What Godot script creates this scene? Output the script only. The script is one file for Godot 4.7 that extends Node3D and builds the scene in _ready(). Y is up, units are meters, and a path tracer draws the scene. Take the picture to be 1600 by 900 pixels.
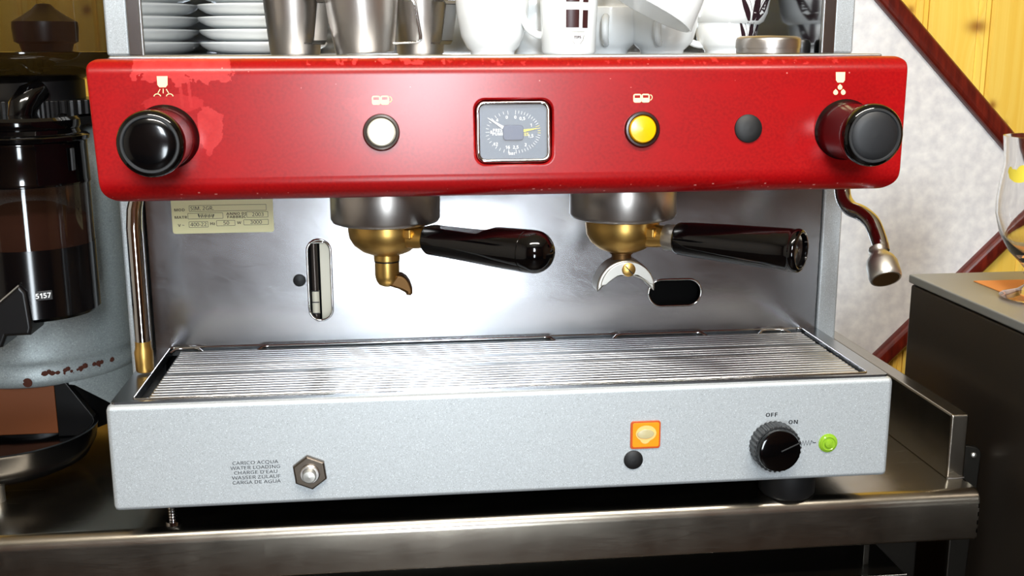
extends Node3D
# An old red two-group espresso machine on a steel bar counter, y up, metres.
# x runs along the machine, z towards the photographer; y = 0 is the lower edge of the machine's grey base cover.

const CY := -0.025            # counter top
var rng := RandomNumberGenerator.new()
var M := {}                   # materials
var names := {}

# ------------------------------------------------------------------ mesh builder
class MB:
	var v := PackedVector3Array()
	var n := PackedVector3Array()
	var t := PackedVector2Array()

	func tri(a: Vector3, b: Vector3, c: Vector3, na: Vector3, nb: Vector3, nc: Vector3, ua := Vector2.ZERO, ub := Vector2.ZERO, uc := Vector2.ZERO) -> void:
		var g := (b - a).cross(c - a)
		if g.length_squared() < 1e-18:
			return
		if g.dot(na + nb + nc) > 0.0:      # Godot's front faces run clockwise
			v.append_array([a, c, b]); n.append_array([na, nc, nb]); t.append_array([ua, uc, ub])
		else:
			v.append_array([a, b, c]); n.append_array([na, nb, nc]); t.append_array([ua, ub, uc])

	func quad(a: Vector3, b: Vector3, c: Vector3, d: Vector3, na: Vector3, nb: Vector3, nc: Vector3, nd: Vector3, ua := Vector2.ZERO, ub := Vector2.ZERO, uc := Vector2.ZERO, ud := Vector2.ZERO) -> void:
		tri(a, b, c, na, nb, nc, ua, ub, uc)
		tri(a, c, d, na, nc, nd, ua, uc, ud)

	func flat(a: Vector3, b: Vector3, c: Vector3, d: Vector3, nn: Vector3) -> void:
		quad(a, b, c, d, nn, nn, nn, nn, Vector2(a.x + a.z, a.y), Vector2(b.x + b.z, b.y), Vector2(c.x + c.z, c.y), Vector2(d.x + d.z, d.y))

	# solid of revolution about y; prof holds (radius, height) from bottom to top along the outside
	func lathe(prof: Array, seg := 32, xf := Transform3D(), crease := 40.0, a0 := 0.0, a1 := TAU) -> MB:
		var sn: Array = []
		for i in prof.size() - 1:
			var d: Vector2 = prof[i + 1] - prof[i]
			sn.append(Vector2(d.y, -d.x).normalized())
		var lim := cos(deg_to_rad(crease))
		for i in prof.size() - 1:
			if (prof[i + 1] - prof[i]).length() < 1e-7:
				continue
			var n0: Vector2 = sn[i]
			var n1: Vector2 = sn[i]
			if i > 0 and sn[i - 1].dot(sn[i]) > lim:
				n0 = (sn[i - 1] + sn[i]).normalized()
			if i < prof.size() - 2 and sn[i + 1].dot(sn[i]) > lim:
				n1 = (sn[i + 1] + sn[i]).normalized()
			for k in seg:
				var p := a0 + (a1 - a0) * k / seg
				var q := a0 + (a1 - a0) * (k + 1) / seg
				var P := Vector3(cos(p), 0, sin(p))
				var Q := Vector3(cos(q), 0, sin(q))
				var up := Vector3.UP
				var r0: float = prof[i].x
				var r1: float = prof[i + 1].x
				quad(xf * (P * r0 + up * prof[i].y), xf * (Q * r0 + up * prof[i].y), xf * (Q * r1 + up * prof[i + 1].y), xf * (P * r1 + up * prof[i + 1].y),
					xf.basis * (P * n0.x + up * n0.y), xf.basis * (Q * n0.x + up * n0.y), xf.basis * (Q * n1.x + up * n1.y), xf.basis * (P * n1.x + up * n1.y),
					Vector2(float(k) / seg, prof[i].y), Vector2(float(k + 1) / seg, prof[i].y), Vector2(float(k + 1) / seg, prof[i + 1].y), Vector2(float(k) / seg, prof[i + 1].y))
		return self

	# round bar along points; radii is one number or one per point
	func tube(pts: Array, radii: Variant, seg := 12, caps := true, closed := false) -> MB:
		var m := pts.size()
		var dirs: Array = []
		for i in m:
			var a: Vector3 = pts[(i - 1 + m) % m] if closed else pts[maxi(i - 1, 0)]
			var b: Vector3 = pts[(i + 1) % m] if closed else pts[mini(i + 1, m - 1)]
			dirs.append((b - a).normalized())
		var side: Vector3 = dirs[0].cross(Vector3(0.123, 0.97, 0.21)).normalized()
		var ring: Array = []
		for i in m:
			var d: Vector3 = dirs[i]
			side = (side - d * side.dot(d)).normalized()
			var o := d.cross(side)
			var r: float = radii[i] if radii is Array else radii
			var row: Array = []
			for k in seg + 1:
				var a := TAU * k / seg
				var w := side * cos(a) + o * sin(a)
				row.append([pts[i] + w * r, w])
			ring.append(row)
		for i in (m if closed else m - 1):
			var R: Array = ring[i]
			var S: Array = ring[(i + 1) % m]
			for k in seg:
				quad(R[k][0], R[k + 1][0], S[k + 1][0], S[k][0], R[k][1], R[k + 1][1], S[k + 1][1], S[k][1])
		if caps and not closed:
			for e in [0, m - 1]:
				var d: Vector3 = dirs[e] * (-1.0 if e == 0 else 1.0)
				for k in seg:
					tri(pts[e], ring[e][k][0], ring[e][k + 1][0], d, d, d)
		return self

	# box with edges rounded by r (one soft step)
	func box(c: Vector3, s: Vector3, r := 0.001, xf := Transform3D()) -> MB:
		var h := s * 0.5
		r = minf(r, minf(h.x, minf(h.y, h.z)) * 0.98)
		var i := h - Vector3(r, r, r)
		for ax in 3:
			for sg in [-1.0, 1.0]:
				var nn := Vector3.ZERO
				nn[ax] = sg
				var b := (ax + 1) % 3
				var d := (ax + 2) % 3
				var P: Array = []
				for e in [[-1, -1], [1, -1], [1, 1], [-1, 1]]:
					var p := Vector3.ZERO
					p[ax] = sg * h[ax]; p[b] = e[0] * i[b]; p[d] = e[1] * i[d]
					P.append(xf * (c + p))
				flat2(P, xf.basis * nn, [Vector2(-i[b], -i[d]), Vector2(i[b], -i[d]), Vector2(i[b], i[d]), Vector2(-i[b], i[d])])
		for ax in 3:                          # edges along axis ax
			var b := (ax + 1) % 3
			var d := (ax + 2) % 3
			for s1 in [-1.0, 1.0]:
				for s2 in [-1.0, 1.0]:
					var nb := Vector3.ZERO
					nb[b] = s1
					var nd := Vector3.ZERO
					nd[d] = s2
					var nm := (nb + nd).normalized()
					var A: Array = []
					for e in [-1.0, 1.0]:
						var o := Vector3.ZERO
						o[ax] = e * i[ax]; o[b] = s1 * i[b]; o[d] = s2 * i[d]
						A.append(xf * (c + o + nb * r)); A.append(xf * (c + o + nm * r)); A.append(xf * (c + o + nd * r))
					var X := xf.basis
					quad(A[0], A[3], A[4], A[1], X * nb, X * nb, X * nm, X * nm)
					quad(A[1], A[4], A[5], A[2], X * nm, X * nm, X * nd, X * nd)
		for sx in [-1.0, 1.0]:
			for sy in [-1.0, 1.0]:
				for sz in [-1.0, 1.0]:
					var o := Vector3(sx * i.x, sy * i.y, sz * i.z)
					var X := xf.basis
					var nx := Vector3(sx, 0, 0)
					var ny := Vector3(0, sy, 0)
					var nz := Vector3(0, 0, sz)
					var mxy := (nx + ny).normalized()
					var myz := (ny + nz).normalized()
					var mxz := (nx + nz).normalized()
					var cc := (nx + ny + nz).normalized()
					for f in [[nx, mxy, mxz], [ny, myz, mxy], [nz, mxz, myz]]:
						quad(xf * (c + o + f[0] * r), xf * (c + o + f[1] * r), xf * (c + o + cc * r), xf * (c + o + f[2] * r), X * f[0], X * f[1], X * cc, X * f[2])
		return self

	func flat2(P: Array, nn: Vector3, U: Array) -> void:
		quad(P[0], P[1], P[2], P[3], nn, nn, nn, nn, U[0], U[1], U[2], U[3])

	# outline in xy, from z0 (back) to z1 (front), the front edge rounded by bev
	func extrude(poly: PackedVector2Array, z0: float, z1: float, bev := 0.0, xf := Transform3D(), crease := 40.0) -> MB:
		if not Geometry2D.is_polygon_clockwise(poly):
			poly.reverse()
		var m := poly.size()
		var en: Array = []
		for i in m:
			var d := (poly[(i + 1) % m] - poly[i]).normalized()
			en.append(Vector2(-d.y, d.x))
		# Geometry2D's "clockwise" is in screen axes; make the normals point outwards
		var probe := poly[0].lerp(poly[1], 0.5) + (en[0] as Vector2) * 1e-5
		if Geometry2D.is_point_in_polygon(probe, poly):
			for i in m:
				en[i] = -en[i]
		var inset := PackedVector2Array()
		var mid := PackedVector2Array()
		for i in m:
			var a: Vector2 = en[(i - 1 + m) % m]
			var b: Vector2 = en[i]
			var w := (a + b) / maxf(0.35, 1.0 + a.dot(b))
			inset.append(poly[i] - w * bev)
			mid.append(poly[i] - w * bev * 0.29)
		var F := Vector3(0, 0, 1)
		var ids := Geometry2D.triangulate_polygon(inset)
		for k in range(0, ids.size(), 3):
			var A := inset[ids[k]]
			var B := inset[ids[k + 1]]
			var C := inset[ids[k + 2]]
			tri(xf * Vector3(A.x, A.y, z1), xf * Vector3(B.x, B.y, z1), xf * Vector3(C.x, C.y, z1), xf.basis * F, xf.basis * F, xf.basis * F, A, B, C)
		ids = Geometry2D.triangulate_polygon(poly)
		for k in range(0, ids.size(), 3):
			var A := poly[ids[k]]
			var B := poly[ids[k + 1]]
			var C := poly[ids[k + 2]]
			tri(xf * Vector3(A.x, A.y, z0), xf * Vector3(B.x, B.y, z0), xf * Vector3(C.x, C.y, z0), -(xf.basis * F), -(xf.basis * F), -(xf.basis * F), A, B, C)
		var lim := cos(deg_to_rad(crease))
		for i in m:
			var j := (i + 1) % m
			var e: Vector2 = en[i]
			var p: Vector2 = en[(i - 1 + m) % m]
			var q: Vector2 = en[j]
			var ni := (e + p).normalized() if e.dot(p) > lim else e
			var nj := (e + q).normalized() if e.dot(q) > lim else e
			var Ni := xf.basis * Vector3(ni.x, ni.y, 0)
			var Nj := xf.basis * Vector3(nj.x, nj.y, 0)
			var zb := z1 - bev
			quad(xf * Vector3(poly[i].x, poly[i].y, z0), xf * Vector3(poly[j].x, poly[j].y, z0), xf * Vector3(poly[j].x, poly[j].y, zb), xf * Vector3(poly[i].x, poly[i].y, zb), Ni, Nj, Nj, Ni)
			if bev > 0.0:
				var G := xf.basis * F
				var zm := z1 - bev * 0.29
				quad(xf * Vector3(poly[i].x, poly[i].y, zb), xf * Vector3(poly[j].x, poly[j].y, zb), xf * Vector3(mid[j].x, mid[j].y, zm), xf * Vector3(mid[i].x, mid[i].y, zm), Ni, Nj, (Nj + G).normalized(), (Ni + G).normalized())
				quad(xf * Vector3(mid[i].x, mid[i].y, zm), xf * Vector3(mid[j].x, mid[j].y, zm), xf * Vector3(inset[j].x, inset[j].y, z1), xf * Vector3(inset[i].x, inset[i].y, z1), (Ni + G).normalized(), (Nj + G).normalized(), G, G)
		return self

	# ring between two outlines with the same number of points (a frame), front at z1, back at z0
	func frame(outer: PackedVector2Array, inner: PackedVector2Array, z0: float, z1: float, xf := Transform3D()) -> MB:
		var m := outer.size()
		for i in m:
			var j := (i + 1) % m
			var G := xf.basis * Vector3(0, 0, 1)
			for z in [z0, z1]:
				var N := G if z == z1 else -G
				quad(xf * Vector3(outer[i].x, outer[i].y, z), xf * Vector3(outer[j].x, outer[j].y, z), xf * Vector3(inner[j].x, inner[j].y, z), xf * Vector3(inner[i].x, inner[i].y, z), N, N, N, N, outer[i], outer[j], inner[j], inner[i])
			for w in [[outer, 1.0], [inner, -1.0]]:
				var P: PackedVector2Array = w[0]
				var d := P[j] - P[i]
				var e := Vector2(d.y, -d.x).normalized()
				if e.dot((P[i] + P[j]) * 0.5 - centre(P)) * w[1] < 0.0:
					e = -e
				var N := xf.basis * Vector3(e.x, e.y, 0)
				quad(xf * Vector3(P[i].x, P[i].y, z0), xf * Vector3(P[j].x, P[j].y, z0), xf * Vector3(P[j].x, P[j].y, z1), xf * Vector3(P[i].x, P[i].y, z1), N, N, N, N)
		return self

	static func centre(P: PackedVector2Array) -> Vector2:
		var c := Vector2.ZERO
		for p in P:
			c += p
		return c / P.size()

	# flat plate x0..x1, y0..y1 at depth z with a hole; the hole is walled back to zb
	func holed(x0: float, x1: float, y0: float, y1: float, hole: PackedVector2Array, zf: Callable, depth: float, nn: Vector3, uvf: Callable) -> MB:
		var dense := PackedVector2Array()
		for i in hole.size():
			var a := hole[i]
			var b := hole[(i + 1) % hole.size()]
			var parts := maxi(1, int(ceil(a.distance_to(b) / 0.003)))
			for k in parts:
				dense.append(a.lerp(b, float(k) / parts))
		hole = dense
		var c := centre(hole)
		var m := hole.size()
		var out := PackedVector2Array()
		var sd: Array = []
		for p in hole:
			var d := p - c
			var best := 1e9
			var w := 0
			var lims := [(x1 - c.x) / d.x if d.x > 0 else 1e9, (y1 - c.y) / d.y if d.y > 0 else 1e9, (x0 - c.x) / d.x if d.x < 0 else 1e9, (y0 - c.y) / d.y if d.y < 0 else 1e9]
			for k in 4:
				if lims[k] < best:
					best = lims[k]; w = k
			out.append(c + d * best); sd.append(w)
		var corners := {"01": Vector2(x1, y1), "12": Vector2(x0, y1), "23": Vector2(x0, y0), "03": Vector2(x1, y0)}
		var P := func(q: Vector2) -> Vector3: return Vector3(q.x, q.y, zf.call(q.y))
		for i in m:
			var j := (i + 1) % m
			quad(P.call(hole[i]), P.call(hole[j]), P.call(out[j]), P.call(out[i]), nn, nn, nn, nn, uvf.call(hole[i]), uvf.call(hole[j]), uvf.call(out[j]), uvf.call(out[i]))
			if sd[i] != sd[j]:
				var k: Vector2 = corners["%d%d" % [mini(sd[i], sd[j]), maxi(sd[i], sd[j])]]
				tri(P.call(out[i]), P.call(k), P.call(out[j]), nn, nn, nn, uvf.call(out[i]), uvf.call(k), uvf.call(out[j]))
			var a: Vector3 = P.call(hole[i])
			var b: Vector3 = P.call(hole[j])
			var e := (c - (hole[i] + hole[j]) * 0.5).normalized()
			var N := Vector3(e.x, e.y, 0)
			quad(a, b, b - nn * depth, a - nn * depth, N, N, N, N, uvf.call(hole[i]), uvf.call(hole[j]), uvf.call(hole[j]), uvf.call(hole[i]))
		return self

	func mesh() -> ArrayMesh:
		var a := []
		a.resize(Mesh.ARRAY_MAX)
		a[Mesh.ARRAY_VERTEX] = v
		a[Mesh.ARRAY_NORMAL] = n
		a[Mesh.ARRAY_TEX_UV] = t
		var m := ArrayMesh.new()
		m.add_surface_from_arrays(Mesh.PRIMITIVE_TRIANGLES, a)
		return m


# ------------------------------------------------------------------ outlines
func rrect(cx: float, cy: float, w: float, h: float, r: float, seg := 6) -> PackedVector2Array:
	var p := PackedVector2Array()
	for q in [[1, 1, 0.0], [-1, 1, PI / 2], [-1, -1, PI], [1, -1, 3 * PI / 2]]:
		for k in seg + 1:
			var a: float = q[2] + PI / 2 * k / seg
			p.append(Vector2(cx + q[0] * (w / 2 - r) + cos(a) * r, cy + q[1] * (h / 2 - r) + sin(a) * r))
	return p

func disc(cx: float, cy: float, r: float, seg := 32, ry := -1.0) -> PackedVector2Array:
	var p := PackedVector2Array()
	for k in seg:
		p.append(Vector2(cx + cos(TAU * k / seg) * r, cy + sin(TAU * k / seg) * (r if ry < 0 else ry)))
	return p

func fillet(pts: Array, radii: Array, seg := 6) -> Array:
	var o: Array = []
	for i in pts.size():
		if i == 0 or i == pts.size() - 1 or radii[i] <= 0.0:
			o.append(pts[i]); continue
		var p: Vector2 = pts[i]
		var a: Vector2 = (pts[i - 1] - p).normalized()
		var b: Vector2 = (pts[i + 1] - p).normalized()
		var half := acos(clampf(a.dot(b), -1, 1)) / 2
		var d: float = radii[i] / tan(half)
		var rad: float = radii[i]
		var c: Vector2 = p + (a + b).normalized() * (rad / sin(half))
		var s: Vector2 = p + a * d - c
		var e: Vector2 = p + b * d - c
		var ang: float = s.angle_to(e)
		for k in seg + 1:
			o.append(c + s.rotated(ang * k / seg))
	return o

func V(x: float, y: float) -> Vector2:
	return Vector2(x, y)

func at(x: float, y: float, z: float) -> Transform3D:
	return Transform3D(Basis(), Vector3(x, y, z))

const FRONT := Basis(Vector3(1, 0, 0), Vector3(0, 0, 1), Vector3(0, -1, 0))   # a lathe's y axis turned towards +z

func facing(x: float, y: float, z: float, b := FRONT) -> Transform3D:
	return Transform3D(b, Vector3(x, y, z))

# ------------------------------------------------------------------ nodes
func numbered(called: String) -> String:
	names[called] = names.get(called, -1) + 1
	return called if names[called] == 0 else "%s_%03d" % [called, names[called]]

func thing(called: String, label: String, category: String, where: Vector3, group := "") -> Node3D:
	var o := Node3D.new()
	o.name = numbered(called)
	add_child(o)
	o.position = where
	tag(o, label, category, group)
	return o

func tag(o: Node, label: String, category: String, group := "") -> Node:
	o.set_meta("label", label)
	o.set_meta("category", category)
	if group:
		o.set_meta("group", group)
	return o

# a part whose mesh is given in world coordinates (moved by xf if need be)
func part(called: String, mesh: Variant, mat: Material, parent: Node, xf := Transform3D(), label := "") -> MeshInstance3D:
	var o := MeshInstance3D.new()
	o.mesh = mesh.mesh() if mesh is MB else mesh
	o.material_override = mat
	if parent == self:
		o.name = numbered(called)
		add_child(o)
		o.transform = xf
	else:
		var k := 0
		var nm := called
		while parent.has_node(nm):
			k += 1
			nm = "%s_%03d" % [called, k]
		o.name = nm
		parent.add_child(o)
		o.transform = world_of(parent).affine_inverse() * xf
	if label:
		o.set_meta("label", label)
	return o

func world_of(o: Node) -> Transform3D:
	var t := Transform3D()
	while o is Node3D and o != self:
		t = o.transform * t
		o = o.get_parent()
	return t

func structure(called: String, mesh: Variant, mat: Material) -> MeshInstance3D:
	var o := part(called, mesh, mat, self)
	o.set_meta("kind", "structure")
	return o

func lettering(text: String, cap: float, mat: Material, parent: Node, xf: Transform3D, bold := false, called := "lettering", stretch := 1.0) -> void:
	var f := SystemFont.new()
	f.font_names = PackedStringArray(["Droid Sans"])
	f.font_weight = 700 if bold else 400
	var t := TextMesh.new()
	t.text = text
	t.font = f
	t.font_size = 32
	t.pixel_size = cap / (0.714 * 32)
	t.depth = 0.0002
	t.curve_step = 3.0
	t.horizontal_alignment = HORIZONTAL_ALIGNMENT_CENTER
	t.vertical_alignment = VERTICAL_ALIGNMENT_CENTER
	part(called, t, mat, parent, xf * Transform3D(Basis().scaled(Vector3(stretch, 1, 1)), Vector3.ZERO))

# ------------------------------------------------------------------ materials
func mat(name_: String, c: Color, rough: float, metal := 0.0) -> StandardMaterial3D:
	var m := StandardMaterial3D.new()
	m.resource_name = name_
	m.albedo_color = c
	m.roughness = rough
	m.metallic = metal
	M[name_] = m
	return m

func noise_tex(freq: float, c0: Color, c1: Color, size := 512, kind := FastNoiseLite.TYPE_SIMPLEX_SMOOTH, seed_ := 1, octaves := 4, w := 0) -> NoiseTexture2D:
	var f := FastNoiseLite.new()
	f.noise_type = kind
	f.seed = seed_
	f.frequency = freq
	f.fractal_octaves = octaves
	var t := NoiseTexture2D.new()
	t.width = w if w else size
	t.height = size
	t.seamless = true
	t.noise = f
	var g := Gradient.new()
	g.set_color(0, c0)
	g.set_color(1, c1)
	t.color_ramp = g
	return t

func speckle(base: float, spread: float, tint: Color, size := 512, seed_ := 3) -> ImageTexture:
	var r := RandomNumberGenerator.new()
	r.seed = seed_
	var im := Image.create(size, size, false, Image.FORMAT_RGB8)
	im.fill(Color(tint.r * base, tint.g * base, tint.b * base))
	for k in size * size / 5:
		var g := base + r.randfn(0.0, spread)
		if r.randf() < 0.02:
			g = base + spread * 3.0
		var x := r.randi() % size
		var y := r.randi() % size
		im.fill_rect(Rect2i(x, y, 1 + r.randi() % 3, 1 + r.randi() % 3), Color(clampf(tint.r * g, 0, 1), clampf(tint.g * g, 0, 1), clampf(tint.b * g, 0, 1)))
	return ImageTexture.create_from_image(im)

# fine scratches in steel, as a roughness picture: long thin strokes over a soft base
func scratched(base: float, strokes: int, ang: float, seed_: int, swirl := 0.0) -> ImageTexture:
	var r := RandomNumberGenerator.new()
	r.seed = seed_
	var S := 512
	var im := Image.create(S, S, false, Image.FORMAT_L8)
	var f := FastNoiseLite.new()
	f.seed = seed_
	f.frequency = 0.008
	for y in S:
		for x in S:
			var g := base + 0.05 * f.get_noise_2d(x, y)
			im.set_pixel(x, y, Color(g, g, g))
	for k in strokes:
		var p := Vector2(r.randf() * S, r.randf() * S)
		var a := ang + r.randfn(0, 0.12) + (swirl * (r.randf() - 0.5))
		var d := Vector2(cos(a), sin(a))
		var g := base + r.randfn(0, 0.014)
		for s in r.randi_range(20, 130):
			p += d
			im.set_pixel(posmod(int(p.x), S), posmod(int(p.y), S), Color(g, g, g))
	return ImageTexture.create_from_image(im)

func steel(name_: String, c: Color, rough: float, tex: Texture2D = null, scale := 6.0, aniso := 0.0) -> StandardMaterial3D:
	var m := mat(name_, c, rough, 1.0)
	if tex:
		m.roughness = 1.0
		m.roughness_texture = tex
		m.uv1_triplanar = true
		m.uv1_world_triplanar = true
		m.uv1_scale = Vector3.ONE * scale
	if aniso != 0.0:
		m.anisotropy_enabled = true
		m.anisotropy = aniso
	return m

func make_materials() -> void:
	steel("panel_steel", Color(0.66, 0.66, 0.67), 0.3, scratched(0.23, 2600, 0.55, 11, 1.2), 4.0)
	steel("steel", Color(0.70, 0.70, 0.70), 0.22)
	steel("mirror_steel", Color(0.62, 0.63, 0.64), 0.10)
	steel("tray_steel", Color(0.62, 0.63, 0.64), 0.26)
	steel("grate_steel", Color(0.74, 0.75, 0.76), 0.33)
	steel("counter_steel", Color(0.64, 0.61, 0.56), 0.2, scratched(0.24, 900, 0.0, 5, 0.3), 5.0)
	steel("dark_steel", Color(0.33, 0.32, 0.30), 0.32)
	steel("chrome", Color(0.78, 0.78, 0.78), 0.08)
	steel("satin_steel", Color(0.76, 0.74, 0.72), 0.2, scratched(0.33, 1500, PI / 2, 8, 0.1), 9.0)
	steel("worn_nut", Color(0.42, 0.38, 0.34), 0.34)
	steel("brass", Color(0.84, 0.68, 0.38), 0.3, scratched(0.36, 900, 0.3, 21, 2.0), 12.0)
	steel("dark_brass", Color(0.42, 0.31, 0.19), 0.5)
	steel("aluminium", Color(0.80, 0.79, 0.76), 0.38)
	var m := mat("silver_paint", Color.WHITE, 0.5, 0.45)
	m.albedo_texture = speckle(0.75, 0.055, Color(0.955, 0.985, 1.0), 512, 4)
	m.uv1_triplanar = true
	m.uv1_world_triplanar = true
	m.uv1_scale = Vector3.ONE * 10.0
	m.clearcoat_enabled = true
	m.clearcoat = 0.35
	m.clearcoat_roughness = 0.3
	m = mat("hammered_grey", Color.WHITE, 0.48, 0.35)
	m.albedo_texture = speckle(0.62, 0.05, Color(0.95, 1.0, 1.0), 512, 6)
	m.uv1_triplanar = true
	m.uv1_world_triplanar = true
	m.uv1_scale = Vector3.ONE * 6.0
	mat("black_plastic", Color(0.018, 0.018, 0.022), 0.14)
	mat("bakelite", Color(0.012, 0.011, 0.013), 0.08)
	mat("worn_black", Color(0.085, 0.09, 0.10), 0.5)
	mat("satin_black", Color(0.03, 0.03, 0.034), 0.35)
	mat("rubber", Color(0.03, 0.03, 0.035), 0.55)
	mat("dark_void", Color(0.01, 0.01, 0.011), 0.7).metallic_specular = 0.2
	mat("knob_maroon", Color(0.085, 0.012, 0.022), 0.18)
	mat("grey_ribs", Color(0.16, 0.165, 0.17), 0.4)
	mat("print_black", Color(0.07, 0.07, 0.09), 0.6)
	mat("print_cream", Color(0.97, 0.86, 0.66), 0.5)
	mat("print_white", Color(0.92, 0.93, 0.93), 0.5)
	mat("print_yellow", Color(0.93, 0.86, 0.30), 0.5)
	mat("plate_cream", Color(0.95, 0.93, 0.72), 0.4)
	mat("plate_line", Color(0.36, 0.32, 0.20), 0.5)
	mat("dial_blue", Color(0.33, 0.39, 0.46), 0.4)
	mat("dial_hub", Color(0.20, 0.27, 0.40), 0.4)
	mat("cream_plastic", Color(0.86, 0.84, 0.76), 0.4)
	mat("ivory_lens", Color(0.91, 0.89, 0.79), 0.25)
	mat("yellow_lens", Color(0.93, 0.68, 0.0), 0.25)
	mat("brown_ring", Color(0.14, 0.06, 0.045), 0.3)
	mat("grey_ring", Color(0.30, 0.27, 0.25), 0.25, 0.6)
	mat("orange_badge", Color(0.96, 0.56, 0.05), 0.3)
	mat("orange_rim", Color(0.72, 0.30, 0.06), 0.35)
	mat("emblem_light", Color(0.93, 0.74, 0.44), 0.4)
	mat("emblem_cup", Color(0.72, 0.68, 0.52), 0.3)
	m = mat("green_lens", Color(0.52, 0.68, 0.18), 0.15)
	m = mat("porcelain", Color(0.95, 0.96, 0.96), 0.08)
	mat("mug_print", Color(0.22, 0.10, 0.10), 0.3)
	mat("flower_print", Color(0.15, 0.07, 0.10), 0.3)
	mat("coffee", Color(0.27, 0.11, 0.045), 0.9)
	mat("stained_plate", Color(0.42, 0.21, 0.05), 0.6)
	m = mat("smoked", Color(0.10, 0.055, 0.03, 0.62), 0.06)
	m.transparency = BaseMaterial3D.TRANSPARENCY_ALPHA
	m = mat("smoked_dark", Color(0.05, 0.025, 0.015, 0.85), 0.06)
	m.transparency = BaseMaterial3D.TRANSPARENCY_ALPHA
	m = mat("clear_glass", Color(1, 1, 1, 0.06), 0.02)
	m.transparency = BaseMaterial3D.TRANSPARENCY_ALPHA
	m = mat("goblet_glass", Color(1, 1, 1, 0.0), 0.02)
	m.refraction_enabled = true
	m.refraction_scale = 0.05
	mat("napkin_orange", Color(0.95, 0.62, 0.32), 0.8)
	mat("decal_yellow", Color(0.93, 0.86, 0.30), 0.5)
	# wall
	m = mat("marbled", Color.WHITE, 0.5)
	m.albedo_texture = noise_tex(0.012, Color(0.85, 0.85, 0.86), Color(0.97, 0.97, 0.96), 512, FastNoiseLite.TYPE_SIMPLEX_SMOOTH, 9, 6)
	m.uv1_triplanar = true
	m.uv1_world_triplanar = true
	m.uv1_scale = Vector3.ONE * 7.5
	for k in 3:
		m = mat("pine_%d" % k, [Color(1, 1, 1), Color(0.96, 0.95, 0.92), Color(1.0, 0.97, 0.93)][k], 0.38)
		m.albedo_texture = pine(k)
	m = mat("mahogany", Color.WHITE, 0.3)
	m.albedo_texture = noise_tex(0.02, Color(0.26, 0.055, 0.035), Color(0.48, 0.14, 0.08), 256, FastNoiseLite.TYPE_SIMPLEX_SMOOTH, 4, 4)
	m.uv1_triplanar = true
	m.uv1_scale = Vector3(18, 3, 18)
	mat("appliance", Color(0.30, 0.27, 0.24), 0.33, 0.8)
	mat("appliance_top", Color(0.62, 0.63, 0.62), 0.4, 0.6)
	# room
	mat("ceiling_paint", Color(0.80, 0.77, 0.70), 0.8)
	mat("floor_tile", Color(0.20, 0.13, 0.08), 0.4)
	mat("room_plaster", Color(0.80, 0.78, 0.75), 0.7)
	m = mat("room_wood", Color.WHITE, 0.5)
	m.albedo_texture = noise_tex(0.01, Color(0.46, 0.32, 0.20), Color(0.60, 0.44, 0.29), 256, FastNoiseLite.TYPE_SIMPLEX_SMOOTH, 14, 4)
	m.uv1_triplanar = true
	m.uv1_world_triplanar = true
	m.uv1_scale = Vector3(4, 0.6, 4)
	m = mat("front_wood", Color.WHITE, 0.5)
	m.albedo_texture = noise_tex(0.01, Color(0.30, 0.19, 0.12), Color(0.42, 0.28, 0.18), 256, FastNoiseLite.TYPE_SIMPLEX_SMOOTH, 15, 4)
	m.uv1_triplanar = true
	m.uv1_world_triplanar = true
	m.uv1_scale = Vector3(4, 0.6, 4)
	mat("wainscot", Color(0.16, 0.08, 0.045), 0.5)
	m = mat("daylight_pane", Color(0.9, 0.95, 1.0), 0.5)
	m.emission_enabled = true
	m.emission = Color(0.93, 0.97, 1.0)
	m.emission_energy_multiplier = 1.0
	m = mat("tube_glow", Color(1, 1, 1), 0.4)
	m.emission_enabled = true
	m.emission = Color(1.0, 0.97, 0.9)
	m.emission_energy_multiplier = 2.0
	hood_paint()

# yellow pine board: long grain, a darker heart, knots
func pine(k: int) -> ImageTexture:
	var W := 128
	var H := 1024
	var im := Image.create(W, H, false, Image.FORMAT_RGB8)
	var f := FastNoiseLite.new()
	f.seed = 40 + k
	f.frequency = 0.03
	f.fractal_octaves = 3
	var knots: Array = [[[98, 660, 13, 10.0], [30, 140, 5, 3.0], [40, 930, 8, 3.0]], [[15, 716, 5, 3.0], [44, 730, 4, 3.0], [70, 470, 9, 3.0], [30, 300, 7, 3.0]], [[86, 649, 5, 3.0], [20, 200, 6, 3.0], [84, 820, 10, 6.0], [60, 480, 4, 3.0]]][k]
	for y in H:
		for x in W:
			var px := float(x)
			var dark := 0.0
			for q in knots:
				var dx: float = x - q[0]
				var dy: float = (y - q[1]) * 0.9
				var d := sqrt(dx * dx * 0.35 + dy * dy * 2.0)
				px += signf(dx) * 26.0 * exp(-d / (q[2] * 1.2)) 
				dark += exp(-pow(sqrt(dx * dx * 0.4 + dy * dy * q[3]) / q[2], 2.0)) * 0.6
			var g := 0.5 + 0.5 * f.get_noise_2d(px * 2.2, y * 0.06)
			var s := 0.5 + 0.5 * f.get_noise_2d(px * 9.0 + 300.0, y * 0.25)
			var heart := exp(-pow((x - 62.0) / 26.0, 2.0)) * 0.10
			var c := Color(1.0, 0.88, 0.46).lerp(Color(0.94, 0.74, 0.24), clampf(g * 0.55 + s * 0.18 + heart, 0, 1))
			c = c.lerp(Color(0.42, 0.20, 0.05), clampf(dark, 0, 0.9))
			im.set_pixel(x, y, c)
	return ImageTexture.create_from_image(im)

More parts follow.
